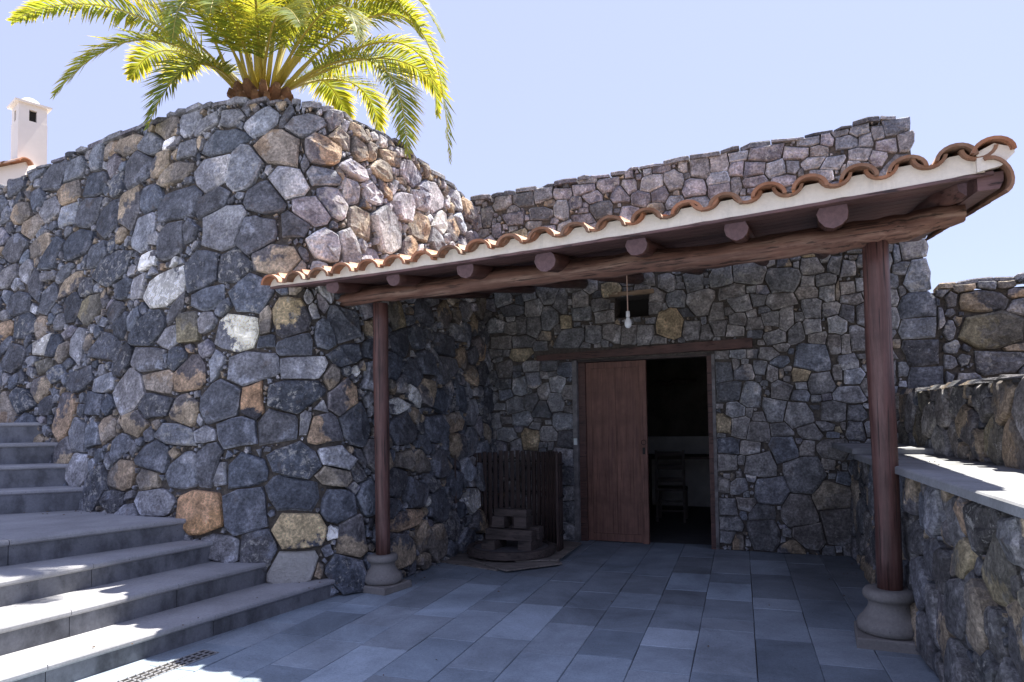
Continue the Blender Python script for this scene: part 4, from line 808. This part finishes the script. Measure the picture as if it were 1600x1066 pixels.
# ------------------------------------------------------------------ court side: low wall with bench slab, wall behind it
def SR(u, v, w=0.0): return (1.0+.026*(u-4.3)-w+.02*v, u, v)
def SU2(u, v, w=0.0): return (1.55-w+.03*(v-1.1), u, v)
def side_walls():
    t = thing('bench_wall', 'low mortared rubble wall carrying a long pale bench slab', 'stone wall', (1.25, 5, 0))
    rg = np.random.default_rng(41)
    mix = [('g',.26),('c',.16),('G',.16),('b',.08),('t',.07),('O',.03),('m',.12),('D',.12)]
    cells = layout(-1.2, 8.05, lambda u: 1.08, [], [.15,.12,.095,.075,.055,.04], [], mix, rg, tries=1100, chips=.013, aspect=(.5, 1.5), spin=.8)
    masonry(t, SR, cells, rg, gap=.006, relief=.045, depth=.05, limit=220, crisp=.6)
    V, F = sheet(SR, -3, 8.1, -.05, 1.085, 8, 2, -.02); mk('wall_core', V, F, M_MORTAR, t)
    G().box(1.12,1.6,-3,7.9,-.05,1.06).build('wall_fill', M_MORTAR, t)
    ys = [6.62, 5.36, 4.1, 2.7, 1.2, -.3, -1.7, -3.0]
    for a, b in zip(ys, ys[1:]):
        v, f = bevbox(.925,1.62,b+.002,a-.002,1.088,1.135,.008); mk('bench_slab', v, f, M_BENCH, t, fix=True)
    v, f = bevbox(.90,1.62,6.50,7.92,1.137,1.185,.01); mk('raised_slab', v, f, M_BENCH, t, fix=True)
    t2 = thing('rear_retaining_wall', 'rough earthy rubble wall rising behind the bench slab', 'stone wall', (1.8, 5, 1.1))
    top = lambda u: 1.69+.015*math.sin(u*2.1)
    cells = layout(-1.2, 7.95, top, [], [.17,.13,.10,.07,.05], [], [('c',.22),('t',.12),('b',.12),('g',.24),('D',.18),('O',.04),('m',.08)], rg, tries=800, bottom=1.12, chips=.013, aspect=(.6, 1.6), spin=.8)
    masonry(t2, SU2, cells, rg, gap=.006, relief=.045, depth=.05, limit=160, crisp=.5)
    G().box(1.58,2.1,-3,7.75,1.0,1.66).build('wall_core', M_MORTAR, t2)
    y = -2.8
    while y < 7.9:      # ragged cap stones
        w = rg.uniform(.16, .42); h = rg.uniform(.02, .055); x0 = 1.50+rg.uniform(-.03, .04); n = 7; V = []; z0 = 1.672
        for zz, k in ((z0, 1.0), (z0+h, .82)):
            for q in range(n):
                a = 2*math.pi*q/n+rg.uniform(-.2, .2); V.append((x0+.20+.22*k*math.cos(a), y+w/2+w*.52*k*math.sin(a), zz+rg.uniform(-.008, .008)))
        F = [tuple(reversed(range(n))), tuple(range(n, 2*n))]+[(q, (q+1) % n, n+(q+1) % n, n+q) for q in range(n)]
        c = PAL[str(rg.choice(['c','b','m','D']))][0]; mk('cap_stone', V, F, M_STONE, t2, col=[(*c, .3)]*len(V), sec=[(*c, 0.)]*len(V)); y += w*.96
    o = G().box(2.1,30,-3,8.2,1.0,1.5).build('raised_ground', M_SOIL); o['kind'] = 'structure'
side_walls()

# ------------------------------------------------------------------ porch
A_P = R(-5.9); EP = Vector((math.cos(A_P), math.sin(A_P), 0)); NP = Vector((-math.sin(A_P), math.cos(A_P), 0)); P0 = Vector((-3.02, 5.39, 0))
def PP(t, n, z): q = P0+EP*t+NP*n; return Vector((q.x, q.y, z))
def zb(t): q = t+.65; return 2.617+.0056*q*q
def zc(t): return zb(t)+.09+.0165*(t+.65)
SLOPE = .15
def porch():
    T = thing('tiled_porch', 'lean-to porch roof of curved terracotta tiles on two red log posts', 'porch', tuple(P0))
    # posts and their bases
    for (x, y, r, k, seed) in ((.878, 5.0, .081, .93, 3), (-3.035, 5.405, .069, .82, 8)):
        zt = 2.53 if x < 0 else 2.60
        log([(x+.008*k,y,.34*k),(x+.004,y,1.2),(x-.006,y,1.9),(x-.004,y,zt)], [r*.93,r*.95,r*.99,r*.97], 18, .05, seed, M_CUT, 'log_post', M_LOG, T, per=4)
        prof = [(.175,.07),(.203,.085),(.212,.115),(.205,.15),(.185,.175),(.178,.178),(.165,.20),(.140,.235),(.132,.265),(.138,.29),(.150,.298),(.160,.305),(.168,.325),(.165,.35),(.150,.37),(.10,.372)]
        v, f = lathe([(a*k, b*k) for a, b in prof], (x, y, 0), 32); ob = mk('post_base', v, f, M_BASE, T, smooth=True)
        w = .22*k; ph = R(-5.9 if x > 0 else -12); v, f = bevbox(-w,w,-w,w,0,.072*k,.008,lambda a, b, c: (x+a*math.cos(ph)-b*math.sin(ph), y+a*math.sin(ph)+b*math.cos(ph), c)); mk('plinth', v, f, M_BASE, ob, fix=True)
    # main beam, hewn
    bp = [(-.62,2.580),(0,2.605),(.5,2.604),(1.1,2.626),(1.7,2.618),(2.3,2.634),(2.9,2.622),(3.4,2.638),(3.92,2.648),(4.15,2.685),(4.41,2.728)]
    log([PP(a,.0,z) for a, z in bp], [.060,.072,.070,.082,.074,.086,.078,.086,.090,.082,.066], 16, .26, 5, M_BEAM, 'beam', M_BEAM, T, flat=.16, per=4)
    # rafters
    for i, (a, z) in enumerate([(-.259,2.648),(.368,2.652),(1.045,2.66),(1.715,2.648),(2.408,2.682),(3.075,2.708),(3.664,2.737),(4.306,2.812)]):
        n1 = 2.72; r = (.062,.062,.072,.078,.072,.074,.088,.085)[i]; dt = .10 if i == 7 else 0
        log([PP(a+dt,-.36,z),PP(a,0,z+.055),PP(a-.03,1.3,z+.22),PP(a-.05,n1,z+.45)], [r*1.05,r,r,r*.95], 12, .10, 20+i, M_CUT, 'rafter', M_LOG, T, flat=.06)
    # ceiling boards parallel to the eave, laid over the rafters
    n = -.64; k = 0
    while n < 2.7:
        w = .19; V = []; F = []; m = 9
        for i in range(m):
            a = -.66+5.1*i/(m-1); z = zb(a)+.012+SLOPE*(n+.64)+.012*0
            z2 = z+SLOPE*w
            V += [PP(a,n+.003,z),PP(a,n+w-.003,z2),PP(a,n+w-.003,z2+.022),PP(a,n+.003,z+.022)]
        for i in range(m-1):
            for q in range(4): F.append((i*4+q, i*4+(q+1) % 4, (i+1)*4+(q+1) % 4, (i+1)*4+q))
        F += [(0,3,2,1), ((m-1)*4,(m-1)*4+1,(m-1)*4+2,(m-1)*4+3)]
        mk('ceiling_board', V, F, M_PLANK, T, fix=True); n += w; k += 1
    # brown eave batten under the white fillet
    def strip(a0, a1, n0, n1, lo, hi, name, mat, m=12):
        V = []; F = []
        for i in range(m+1):
            a = a0+(a1-a0)*i/m; V += [PP(a,n0,lo(a)),PP(a,n1,lo(a)),PP(a,n1,hi(a)),PP(a,n0,hi(a))]
        for i in range(m):
            for q in range(4): F.append((i*4+q, i*4+(q+1) % 4, (i+1)*4+(q+1) % 4, (i+1)*4+q))
        F += [(0,3,2,1), (m*4,m*4+1,m*4+2,m*4+3)]
        return mk(name, V, F, mat, T, fix=True)
    strip(-.66, 4.44, -.672, -.642, lambda a: zb(a)-.012, lambda a: zb(a)+.006, 'eave_batten', M_PLANK)
    # tiles
    PT = .2425; TL = .46; ks = range(-20, 2)
    def arc_mesh(name, r0, r1, th, up, Lh):
        V = []; n = 10; sg = 1 if up else -1; span = R(172)
        for y, r in ((0, r0), (Lh, r1)):
            for rr in (r, r-th):
                for i in range(n+1):
                    a = -span/2+span*i/n; V.append((math.sin(a)*rr*1.0, y, sg*(math.cos(a)*rr*.80)))
        F = []; q = n+1; mats = []
        for i in range(n):
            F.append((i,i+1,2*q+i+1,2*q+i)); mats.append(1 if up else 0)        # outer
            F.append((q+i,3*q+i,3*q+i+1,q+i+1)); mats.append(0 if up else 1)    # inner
            F.append((i,q+i,q+i+1,i+1)); mats.append(0)                       # front rim
            F.append((2*q+i,2*q+i+1,3*q+i+1,3*q+i)); mats.append(0)
        for i in (0, n): F.append((i,2*q+i,3*q+i,q+i) if i else (i,q+i,3*q+i,2*q+i)); mats.append(0)
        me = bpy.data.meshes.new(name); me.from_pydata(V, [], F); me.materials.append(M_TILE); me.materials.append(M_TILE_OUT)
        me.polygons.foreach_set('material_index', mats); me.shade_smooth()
        bm = bmesh.new(); bm.from_mesh(me); bmesh.ops.recalc_face_normals(bm, faces=bm.faces)
        for e in bm.edges:
            if len(e.link_faces) == 2 and e.calc_face_angle(0) > .8: e.smooth = False
        bm.to_mesh(me); bm.free(); return me
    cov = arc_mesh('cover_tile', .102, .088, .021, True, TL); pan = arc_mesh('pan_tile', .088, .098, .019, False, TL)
    rgt = random.Random(4)
    def place(me, a, n, zz, parent, sl, jit=1.0):
        o = bpy.data.objects.new(me.name, me); COL.objects.link(o); o.parent = parent
        p = PP(a+rgt.uniform(-.009,.009)*jit, n+rgt.uniform(-.03,.010)*jit, zz+rgt.uniform(-.004,.004)*jit) - wloc(parent)
        M = Matrix.Translation(p) @ Matrix.Rotation(A_P+rgt.uniform(-.05,.05)*jit, 4, 'Z') @ Matrix.Rotation(sl, 4, 'X') @ Matrix.Rotation(rgt.uniform(-.03,.03)*jit, 4, 'Y')
        o.matrix_local = M; WLOC[o.name] = p + wloc(parent); return o
    rest = []
    for row in range(8):
        n = -.728+row*.42; lift = SLOPE*(n+.70)
        for k in ks:
            a = 4.27+PT*k if k < 1 else 4.425
            cz = zc(a)-.080+lift
            if row < 3:
                place(cov, a, n, cz, T, math.atan(SLOPE)-.02)
                if k < 1: place(pan, a+(PT/2 if k < 0 else .095), n+.012, zb(a+PT/2)+.45*(zc(a+PT/2)-zb(a+PT/2))+.070+lift, T, math.atan(SLOPE)-.02)
            else: rest.append((cov, a, n, cz)); rest.append((pan, a+PT/2, n+.02, cz+.045)) if k < 1 else None
    g = G(); fs = []
    for me, a, n, z in rest:
        M = Matrix.Translation(PP(a+rgt.uniform(-.006,.006), n+rgt.uniform(-.02,.01), z)) @ Matrix.Rotation(A_P+rgt.uniform(-.02,.02), 4, 'Z') @ Matrix.Rotation(math.atan(SLOPE)-.02, 4, 'X')
        g.add([M @ v.co for v in me.vertices], [tuple(p.vertices) for p in me.polygons])
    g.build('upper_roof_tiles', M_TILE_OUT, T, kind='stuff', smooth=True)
    # white lime fillet under the tiles: straight foot, scalloped head
    V = []; F = []; m = 16*22; a0, a1 = -.66, 4.40
    for i in range(m+1):
        a = a0+(a1-a0)*i/m; ph = (a-4.27)/PT; ph -= math.floor(ph)      # 0 at a crest, .5 in a valley
        vz = zb(a)+.45*(zc(a)-zb(a)); x = (ph-.5)*PT
        inside = abs(x) < .084
        hi = vz+.070-.80*math.sqrt(max(0, .086**2-x*x))+.004 if inside else vz+.060
        hi = min(hi, vz+.052)
        lo = zb(a)+.006+.0035*math.sin(a*9)+.002*math.sin(a*31)
        V += [PP(a,-.668,lo),PP(a,-.655+.02,lo),PP(a,-.60,hi),PP(a,-.662,hi)]
    for i in range(m):
        for q in range(4): F.append((i*4+q, i*4+(q+1) % 4, (i+1)*4+(q+1) % 4, (i+1)*4+q))
    F += [(0,3,2,1), (m*4,m*4+1,m*4+2,m*4+3)]
    mk('lime_fillet', V, F, M_WHITE, T, fix=True)
    # lime bed that closes the wave behind the fillet
    strip(-.66, 4.43, -.60, -.55, lambda a: zb(a)+.035, lambda a: zc(a)-.055, 'mortar_bed', M_WHITE)
    # verge on the right: lime under the last cover, a tile turned down the side, a board below
    V = []; F = []; ns = np.linspace(-.705, 2.6, 12)
    for n in ns:
        l = SLOPE*(n+.66); z0 = zb(4.43)+.006+l; z1 = zc(4.43)-.03+l
        V += [PP(4.36,n,z0),PP(4.47,n,z0+.02),PP(4.53,n,z0+.08),PP(4.528,n,z1-.03),PP(4.44,n,z1+.008),PP(4.36,n,z1-.03)]
    for i in range(len(ns)-1):
        for q in range(6): F.append((i*6+q, i*6+(q+1) % 6, (i+1)*6+(q+1) % 6, (i+1)*6+q))
    F += [(5,4,3,2,1,0), tuple((len(ns)-1)*6+q for q in range(6))]
    mk('verge_lime', V, F, M_WHITE, T, fix=True)
    for j in range(7):
        n = -.72+j*.42; l = SLOPE*(n+.7); ms = arc_mesh('verge_tile', .10, .09, .017, True, TL) if j == 0 else ms
        o = bpy.data.objects.new('verge_tile', ms); COL.objects.link(o); o.parent = T
        p = PP(4.435, n, zb(4.43)-.030+l)
        o.matrix_local = Matrix.Translation(p-wloc(T)) @ Matrix.Rotation(A_P, 4, 'Z') @ Matrix.Rotation(math.atan(SLOPE)-.02, 4, 'X') @ Matrix.Rotation(R(62), 4, 'Y') @ Matrix.Diagonal((1.15, 1, 1.0, 1))
        WLOC[o.name] = p
    V = []; F = []
    for n in (-.64, 2.6):
        l = SLOPE*(n+.64); z1 = zb(4.43)+.0+l
        V += [PP(4.37,n,z1-.085),PP(4.47,n,z1-.085),PP(4.49,n,z1-.04),PP(4.49,n,z1+.01),PP(4.37,n,z1+.008)]
    F = [(4,3,2,1,0),(5,6,7,8,9)]+[(q,(q+1)%5,5+(q+1)%5,5+q) for q in range(5)]
    mk('verge_board', V, F, M_PLANK, T, fix=True)
porch()

# ------------------------------------------------------------------ small things
def bulb():
    t = thing('hanging_bulb', 'bare white light bulb on a cord hanging in front of the wall vent', 'light bulb', (-.965, 6.3, 2.33))
    v, f = tube([(-.975,6.3,3.0),(-.968,6.3,2.8),(-.966,6.302,2.6),(-.965,6.3,2.46)], .0055, 6); mk('cord', v, f, M_CORD, t)
    v, f = lathe([(.008,.0),(.018,-.006),(.019,-.05),(.015,-.058)], (-.965,6.3,2.465), 14); mk('socket', v, f, M_BULB, t, smooth=True)
    v, f = lathe([(.013,0),(.018,-.016),(.030,-.045),(.034,-.065),(.031,-.085),(.019,-.101),(.004,-.107)], (-.965,6.3,2.41), 18); mk('glass_bulb', v, f, M_BULB, t, smooth=True)
bulb()
def switch():
    v, f = bevbox(-.028,.012,1.165,1.245,0,.022,.004,lambda x, y, z: SF(x, y, .014+z)); o = mk('wall_switch', v, f, M_SWITCH, fix=True)
    tag(o, 'small pale switch box on the plaster beside the door', 'switch')
switch()
def drain():
    t = thing('drain_grating', 'long narrow metal drain grating in the floor at the foot of the steps', 'drain', (-3.5, 2.6, 0))
    a = Vector((-3.345, 3.62, 0)); b = Vector((-3.63, 1.2, 0)); d = (b-a).normalized(); w = Vector((-d.y, d.x, 0)); 
    if w.x < 0: w = -w
    def bar(p, q, hw, name):
        dd = (q-p).normalized(); s = Vector((-dd.y, dd.x, 0))*hw
        V = [p-s, q-s, q+s, p+s]; V = [(x.x, x.y, .002) for x in V]+[(x.x, x.y, .0065) for x in V]
        mk(name, V, BOXF, M_METAL, t, fix=True)
    q = [a, b, b+w*.135, a+w*.135]; mk('trough', [(p.x, p.y, .0021) for p in q], [(0,1,2,3)], M_DARK, t)  # flat dark sheet, painted shade in place of real depth
    for k in range(4): bar(a+w*(.004+.042*k), b+w*(.004+.042*k), .005, 'long_bar')
    n = 46
    for k in range(n+1): p = a+(b-a)*(k/n); bar(p, p+w*.135, .0045, 'cross_bar')
drain()
def press():
    # half basket of slats standing against the wall
    c = Vector((-2.50, 7.30, 0)); rad = .60
    t = thing('press_basket', 'tall half-round screen of dark wooden slats standing in the corner', 'slatted screen', (c.x, c.y+.3, 0), None)
    n = 34
    for k in range(n):
        a = R(-8)+R(216)*k/(n-1); cx_, cy_ = c.x+rad*math.cos(a), c.y+rad*math.sin(a)*.95
        tx, ty = -math.sin(a), math.cos(a); w, d = .0225, .010; z1 = 1.10+RNG.uniform(-.012,.012)
        fr = lambda x, y, z: (cx_+tx*x+math.cos(a)*y, cy_+ty*x+math.sin(a)*y, z)
        G().box(-w,w,-d,d,.02,z1,fr).build('slat', M_SLAT, t)
    for z in (.22, .62, .98):
        v, f = tube([(c.x+(rad+.022)*math.cos(a), c.y+(rad+.022)*math.sin(a)*.95, z) for a in np.linspace(R(-8), R(208), 30)], .009, 6); mk('hoop', v, f, M_IRON, t)
    # flat boards under it
    bl = [('thin pale board on the floor under the left of the slatted screen', [(-3.06,6.60),(-2.30,6.33),(-2.05,6.95),(-2.55,7.45),(-3.08,7.15)], .012),
          ('thin curled board on the floor in front of the round wooden base', [(-2.75,6.70),(-2.18,6.26),(-1.74,6.72),(-1.95,7.1),(-2.5,7.2)], .030),
          ('thin pale board on the floor reaching towards the door', [(-2.2,6.62),(-1.80,6.80),(-1.78,7.80),(-2.15,7.95),(-2.4,7.2)], .048)]
    for lb, P, z in bl:
        n = len(P); V = [(x, y, z-.012) for x, y in P]+[(x, y, z+.001*(i % 3)) for i, (x, y) in enumerate(P)]
        o = mk('board_offcut', V, [tuple(reversed(range(n))), tuple(range(n, 2*n))]+[(i,(i+1)%n,n+(i+1)%n,n+i) for i in range(n)], M_TAN2, fix=True)
        tag(o, lb, 'board')
    # round wooden base
    b = thing('wooden_press', 'round low wooden press tray with a raised rim lying on boards', 'wine press', (-2.40, 7.02, .05))
    v, f = lathe([(.46,.052),(.475,.06),(.475,.125),(.465,.132),(.41,.132),(.405,.115),(.02,.115)], (-2.38,7.02,0), 40); mk('rim', v, f, M_OLDWOOD, b)
    v, f = lathe([(.40,.1155),(.40,.121),(.02,.121)], (-2.38,7.02,0), 30); mk('pan', v, f, M_RUST, b)
    # stacked blocks
    ph = R(-6)
    def block(x, y, z, L_, D_, H_, rz, lb):
        fr = lambda a, b_, c_: (x+a*math.cos(rz)-b_*math.sin(rz), y+a*math.sin(rz)+b_*math.cos(rz), z+c_)
        v, f = bevbox(-L_/2,L_/2,-D_/2,D_/2,0,H_,.006,fr); o = mk('wooden_block', v, f, M_OLDWOOD, fix=True); tag(o, lb, 'wooden block', 'wooden blocks stacked on the press base')
    x, y = -2.335, 6.93
    block(x-.195, y-.03, .123, .15, .30, .095, ph, 'short block at the bottom left of the stack on the round base')
    block(x+.195, y-.0, .123, .15, .30, .095, ph, 'short block at the bottom right of the stack on the round base')
    block(x, y-.06, .219, .53, .12, .11, ph, 'long front beam bridging the two bottom blocks')
    block(x+.02, y+.09, .219, .57, .12, .125, ph, 'long rear beam bridging the two bottom blocks')
    block(x-.115, y+.0, .345, .14, .20, .115, ph, 'upright cube block on the left of the stack under the top bar')
    block(x+.125, y+.0, .345, .14, .20, .115, ph+.05, 'upright cube block on the right of the stack under the top bar')
    block(x+.01, y+.0, .461, .37, .13, .07, ph, 'reddish bar lying on top of the whole block stack')
M_TAN2 = mat_wood('weathered board', (0.16, 0.14, 0.125), (0.27, 0.24, 0.21), 0.85, axis_z=False)
M_RUST = mat_plain('worn press pan', (0.11, 0.105, 0.11), 0.6, 0.3, 10)
press()
def interior():
    t = thing('wooden_chair', 'ladder-back wooden chair in the dark room behind the open door', 'chair', (-.98, 10.0, 0))
    M_C = M_OLDWOOD
    for dx in (-.19, .19):
        G().box(-.98+dx-.018,-.98+dx+.018,9.98,10.015,0,1.02).build('back_post', M_C, t)
        G().box(-.98+dx-.018,-.98+dx+.018,10.38,10.415,0,.45).build('leg', M_C, t)
    for z in (.97, .78, .60): G().box(-1.15,-.81,9.985,10.005,z-.035,z+.035).build('back_slat', M_C, t)
    v, f = bevbox(-1.19,-.77,9.97,10.43,.44,.48,.01); mk('seat', v, f, M_C, t, fix=True)
    for z in (.16, .30): G().box(-1.16,-.80,9.99,10.008,z-.014,z+.014).build('stretcher', M_C, t)
    t = thing('dark_table', 'dark table top behind the chair inside the room', 'table', (-.7, 10.9, 0))
    v, f = bevbox(-1.5,.1,10.55,11.25,.86,.91,.01); mk('table_top', v, f, M_SLAT, t, fix=True)
    for x in (-1.42, .02):
        for y in (10.62, 11.18): G().box(x-.03,x+.03,y-.03,y+.03,0,.858).build('leg', M_SLAT, t)
    v, f = tube([(-1.42,11.55,2.02),(-1.28,11.54,2.09),(-1.14,11.54,2.04),(-1.0,11.54,2.10),(-.84,11.54,2.07),(-.68,11.55,2.10)], [.02,.035,.045,.045,.04,.02], 8)
    tag(mk('wooden_yoke', v, f, M_SLAT, smooth=True), 'dark curved wooden yoke hung high on the back wall of the room', 'yoke')
interior()

# ------------------------------------------------------------------ chimney and white house far left
def far_house():
    t = thing('white_house', 'whitewashed house corner with a tiled edge showing over the bastion at far left', 'house', (-13, 9, 0))
    V = [(-18,8.3,0),(-12.0,8.65,0),(-13.2,14,0),(-19,14,0)]; z = [5.9, 6.22, 6.22, 5.9]
    V = V+[(x, y, 0+zz) for (x, y, _), zz in zip(V, z)]
    mk('wall', V, BOXF, M_WHITEWASH, t, fix=True)
    me = [o for o in bpy.data.objects if o.name.startswith('cover_tile')][0].data
    for k in range(14):
        o = bpy.data.objects.new('edge_tile', me); COL.objects.link(o); o.parent = t; x = -11.9-.42*k
        o.matrix_local = Matrix.Translation(Vector((x, 8.60-.028*k, 6.17-.022*k))-wloc(t)) @ Matrix.Rotation(R(90), 4, 'Z') @ Matrix.Diagonal((1.3,1,1.2,1))
        WLOC[o.name] = Vector((x, 8.7, 6))
    c = thing('chimney', 'white square chimney with dark smoke openings and a domed cap', 'chimney', (-12.3, 9.0, 6))
    ph = R(68); cx_, cy_ = -12.33, 8.95
    fr = lambda x, y, z: (cx_+x*math.cos(ph)-y*math.sin(ph), cy_+x*math.sin(ph)+y*math.cos(ph), z)
    w = .22
    g = G(); g.box(-w*1.03,w*1.03,-w*1.03,w*1.03,5.6,7.06,fr)
    for a, b in ((-1,-1),(1,-1),(1,1),(-1,1)):
        x0, x1 = sorted((a*w, a*(w-.16))); y0, y1 = sorted((b*w, b*(w-.16))); g.box(x0,x1,y0,y1,7.059,7.27,fr)
    g.box(-w*.999,w*.999,-w*.999,w*.999,7.27,7.36,fr); g.build('stack', M_WHITEWASH, c)
    G().box(-w+.06,w-.06,-w+.06,w-.06,7.07,7.265,fr).build('flue', M_DARK, c)
    v = [fr(x*(w+.06), y*(w+.06), 7.361) for x, y in ((-1,-1),(1,-1),(1,1),(-1,1))]+[fr(x*(w+.07), y*(w+.07), 7.395) for x, y in ((-1,-1),(1,-1),(1,1),(-1,1))]
    cap = mk('cap', v, BOXF, M_WHITEWASH, c, fix=True)
    v, f = lathe([(.25,0),(.20,.04),(.17,.07),(.14,.11),(.09,.145),(.03,.155)], (cx_, cy_, 7.396), 24); mk('dome', v, f, M_WHITEWASH, cap, smooth=True)
far_house()

# ------------------------------------------------------------------ palm
def palm():
    C0 = Vector((-5.22, 6.55, 5.08)); t = thing('palm_tree', 'short date palm with arching yellow-green fronds on top of the bastion', 'palm tree', (C0.x, C0.y, 4.36))
    rg = random.Random(9)
    # trunk clad in cut frond bases
    v, f = lathe([(.35,0),(.35,.3),(.34,.62),(.30,.84),(.20,.94),(.07,.98)], (C0.x,C0.y,4.3), 20); tr = mk('trunk', v, f, M_TRUNK, t)
    for ring in range(7):
        z = 4.34+ring*.135; nb = 13
        for k in range(nb):
            a = 2*math.pi*(k+ring*.5)/nb+rg.uniform(-.08,.08); r = .345-.012*ring; w = .06; L_ = rg.uniform(.12,.2)
            ca, sa = math.cos(a), math.sin(a); q = lambda x, y, zz: (C0.x+ca*y-sa*x, C0.y+sa*y+ca*x, zz)
            o1 = L_*.62
            V = [q(-w,r-.06,z),q(w,r-.06,z),q(w*.9,r-.06,z+.15),q(-w*.9,r-.06,z+.15),q(-w*.62,r+o1,z+.13),q(w*.62,r+o1,z+.13),q(w*.45,r+o1*.8,z+.21),q(-w*.45,r+o1*.8,z+.21)]
            mk('frond_stub', V, [(0,3,2,1),(4,5,6,7),(0,1,5,4),(1,2,6,5),(2,3,7,6),(3,0,4,7)], M_BOOT, tr, fix=True)
    def frond(P, leaf=.40, dens=64, tone=1.0, roll=0.0):
        """P: control points base..tip"""
        def bez(s):
            Q = [Vector(p) for p in P]
            while len(Q) > 1: Q = [Q[i].lerp(Q[i+1], s) for i in range(len(Q)-1)]
            return Q[0]
        M = 18; pts = [bez(i/M) for i in range(M+1)]
        vr, fr_ = tube(pts, [max(.004, .024*(1-.9*(i/M)**.6)) if i > 1 else .026 for i in range(M+1)], 5)
        V = []; F = []; Cc = []
        for i in range(dens):
            s = .16+.84*(i/(dens-1)); p = bez(s); tg = (bez(min(1, s+.01))-bez(max(0, s-.01))).normalized()
            sd = tg.cross(Vector((0,0,1)))
            if sd.length < .15: sd = tg.cross(Vector((1,0,0)))
            sd.normalize(); nr = sd.cross(tg).normalized()
            if roll: sd = (Matrix.Rotation(roll, 3, tg) @ sd); nr = sd.cross(tg).normalized()
            ln = leaf*(math.sin(math.pi*min(1, (.10+s*.86)))**.55)*(1-.30*max(0, s-.55)/.45)*rg.uniform(.85,1.08)*(1 if s < .95 else .8)
            sweep = .35+.85*s
            for side_ in (-1, 1):
                for lay in (0,):
                    lift = rg.uniform(.05,.55); d = (sd*side_+tg*sweep*rg.uniform(.8,1.2)+nr*lift).normalized()
                    wv = tg.cross(d).cross(d).normalized() if rg.random() < .5 else (tg-d*tg.dot(d)).normalized()
                    wd = .0115; m1 = p+d*ln*.5+Vector((0,0,-.01)); e = p+d*ln+Vector((0,0,-ln*rg.uniform(.08,.30)))
                    b = len(V); V += [p-wv*wd*.5, p+wv*wd*.5, m1+wv*wd, m1-wv*wd, e]
                    F += [(b,b+1,b+2,b+3),(b+3,b+2,b+4)]
                    k = rg.uniform(.75,1.25)*tone; y = rg.uniform(.9,1.15)
                    Cc += [(k*y*.8,k*.85,k,1)]*2+[(k*y,k,k,1)]*2+[(k*y*1.7,k*1.35,k*.9,1)]
        fo = mk('frond', V, F, M_FROND, t, col=Cc)
        mk('rib', vr, fr_, M_RACHIS, fo, smooth=True)
    for f_ in FRONDS:
        frond(*f_)
palm()

def litter():
    """dry leaf scraps and grit blown against the foot of the walls"""
    rg = np.random.default_rng(77); g = G()
    spots = [(-3.05,5.75,.0,.12,.25,30),(-2.98,6.6,0,.10,.5,26),(.9,6.6,0,.08,.9,22),(-5.6,4.75,.672,.5,.10,46),(-3.2,4.75,.152,.12,.08,8),(-1.2,5.2,0,1.4,1.2,16),(1.2,5.9,1.137,.2,.5,12),(-3.55,4.0,.152,.1,.6,8)]
    for cx_, cy_, z, sx, sy, n in spots:
        for _ in range(n):
            x, y = cx_+rg.normal()*sx, cy_+rg.normal()*sy; r = rg.uniform(.004, .014); a = rg.uniform(0, 6.3)
            V = [(x+r*math.cos(a), y+r*math.sin(a), z+.004), (x+r*.5*math.cos(a+1.7), y+r*.5*math.sin(a+1.7), z+.010), (x-r*math.cos(a), y-r*math.sin(a), z+.005), (x+r*.5*math.cos(a-1.7), y+r*.5*math.sin(a-1.7), z+.004)]
            g.add(V, [(0,1,2),(0,2,3)])
    g.build('leaf_litter', M_LITTER, kind='stuff')
M_LITTER = mat_plain('dry leaf scraps', (0.13, 0.085, 0.05), 0.95, 0.5, 40)
litter()
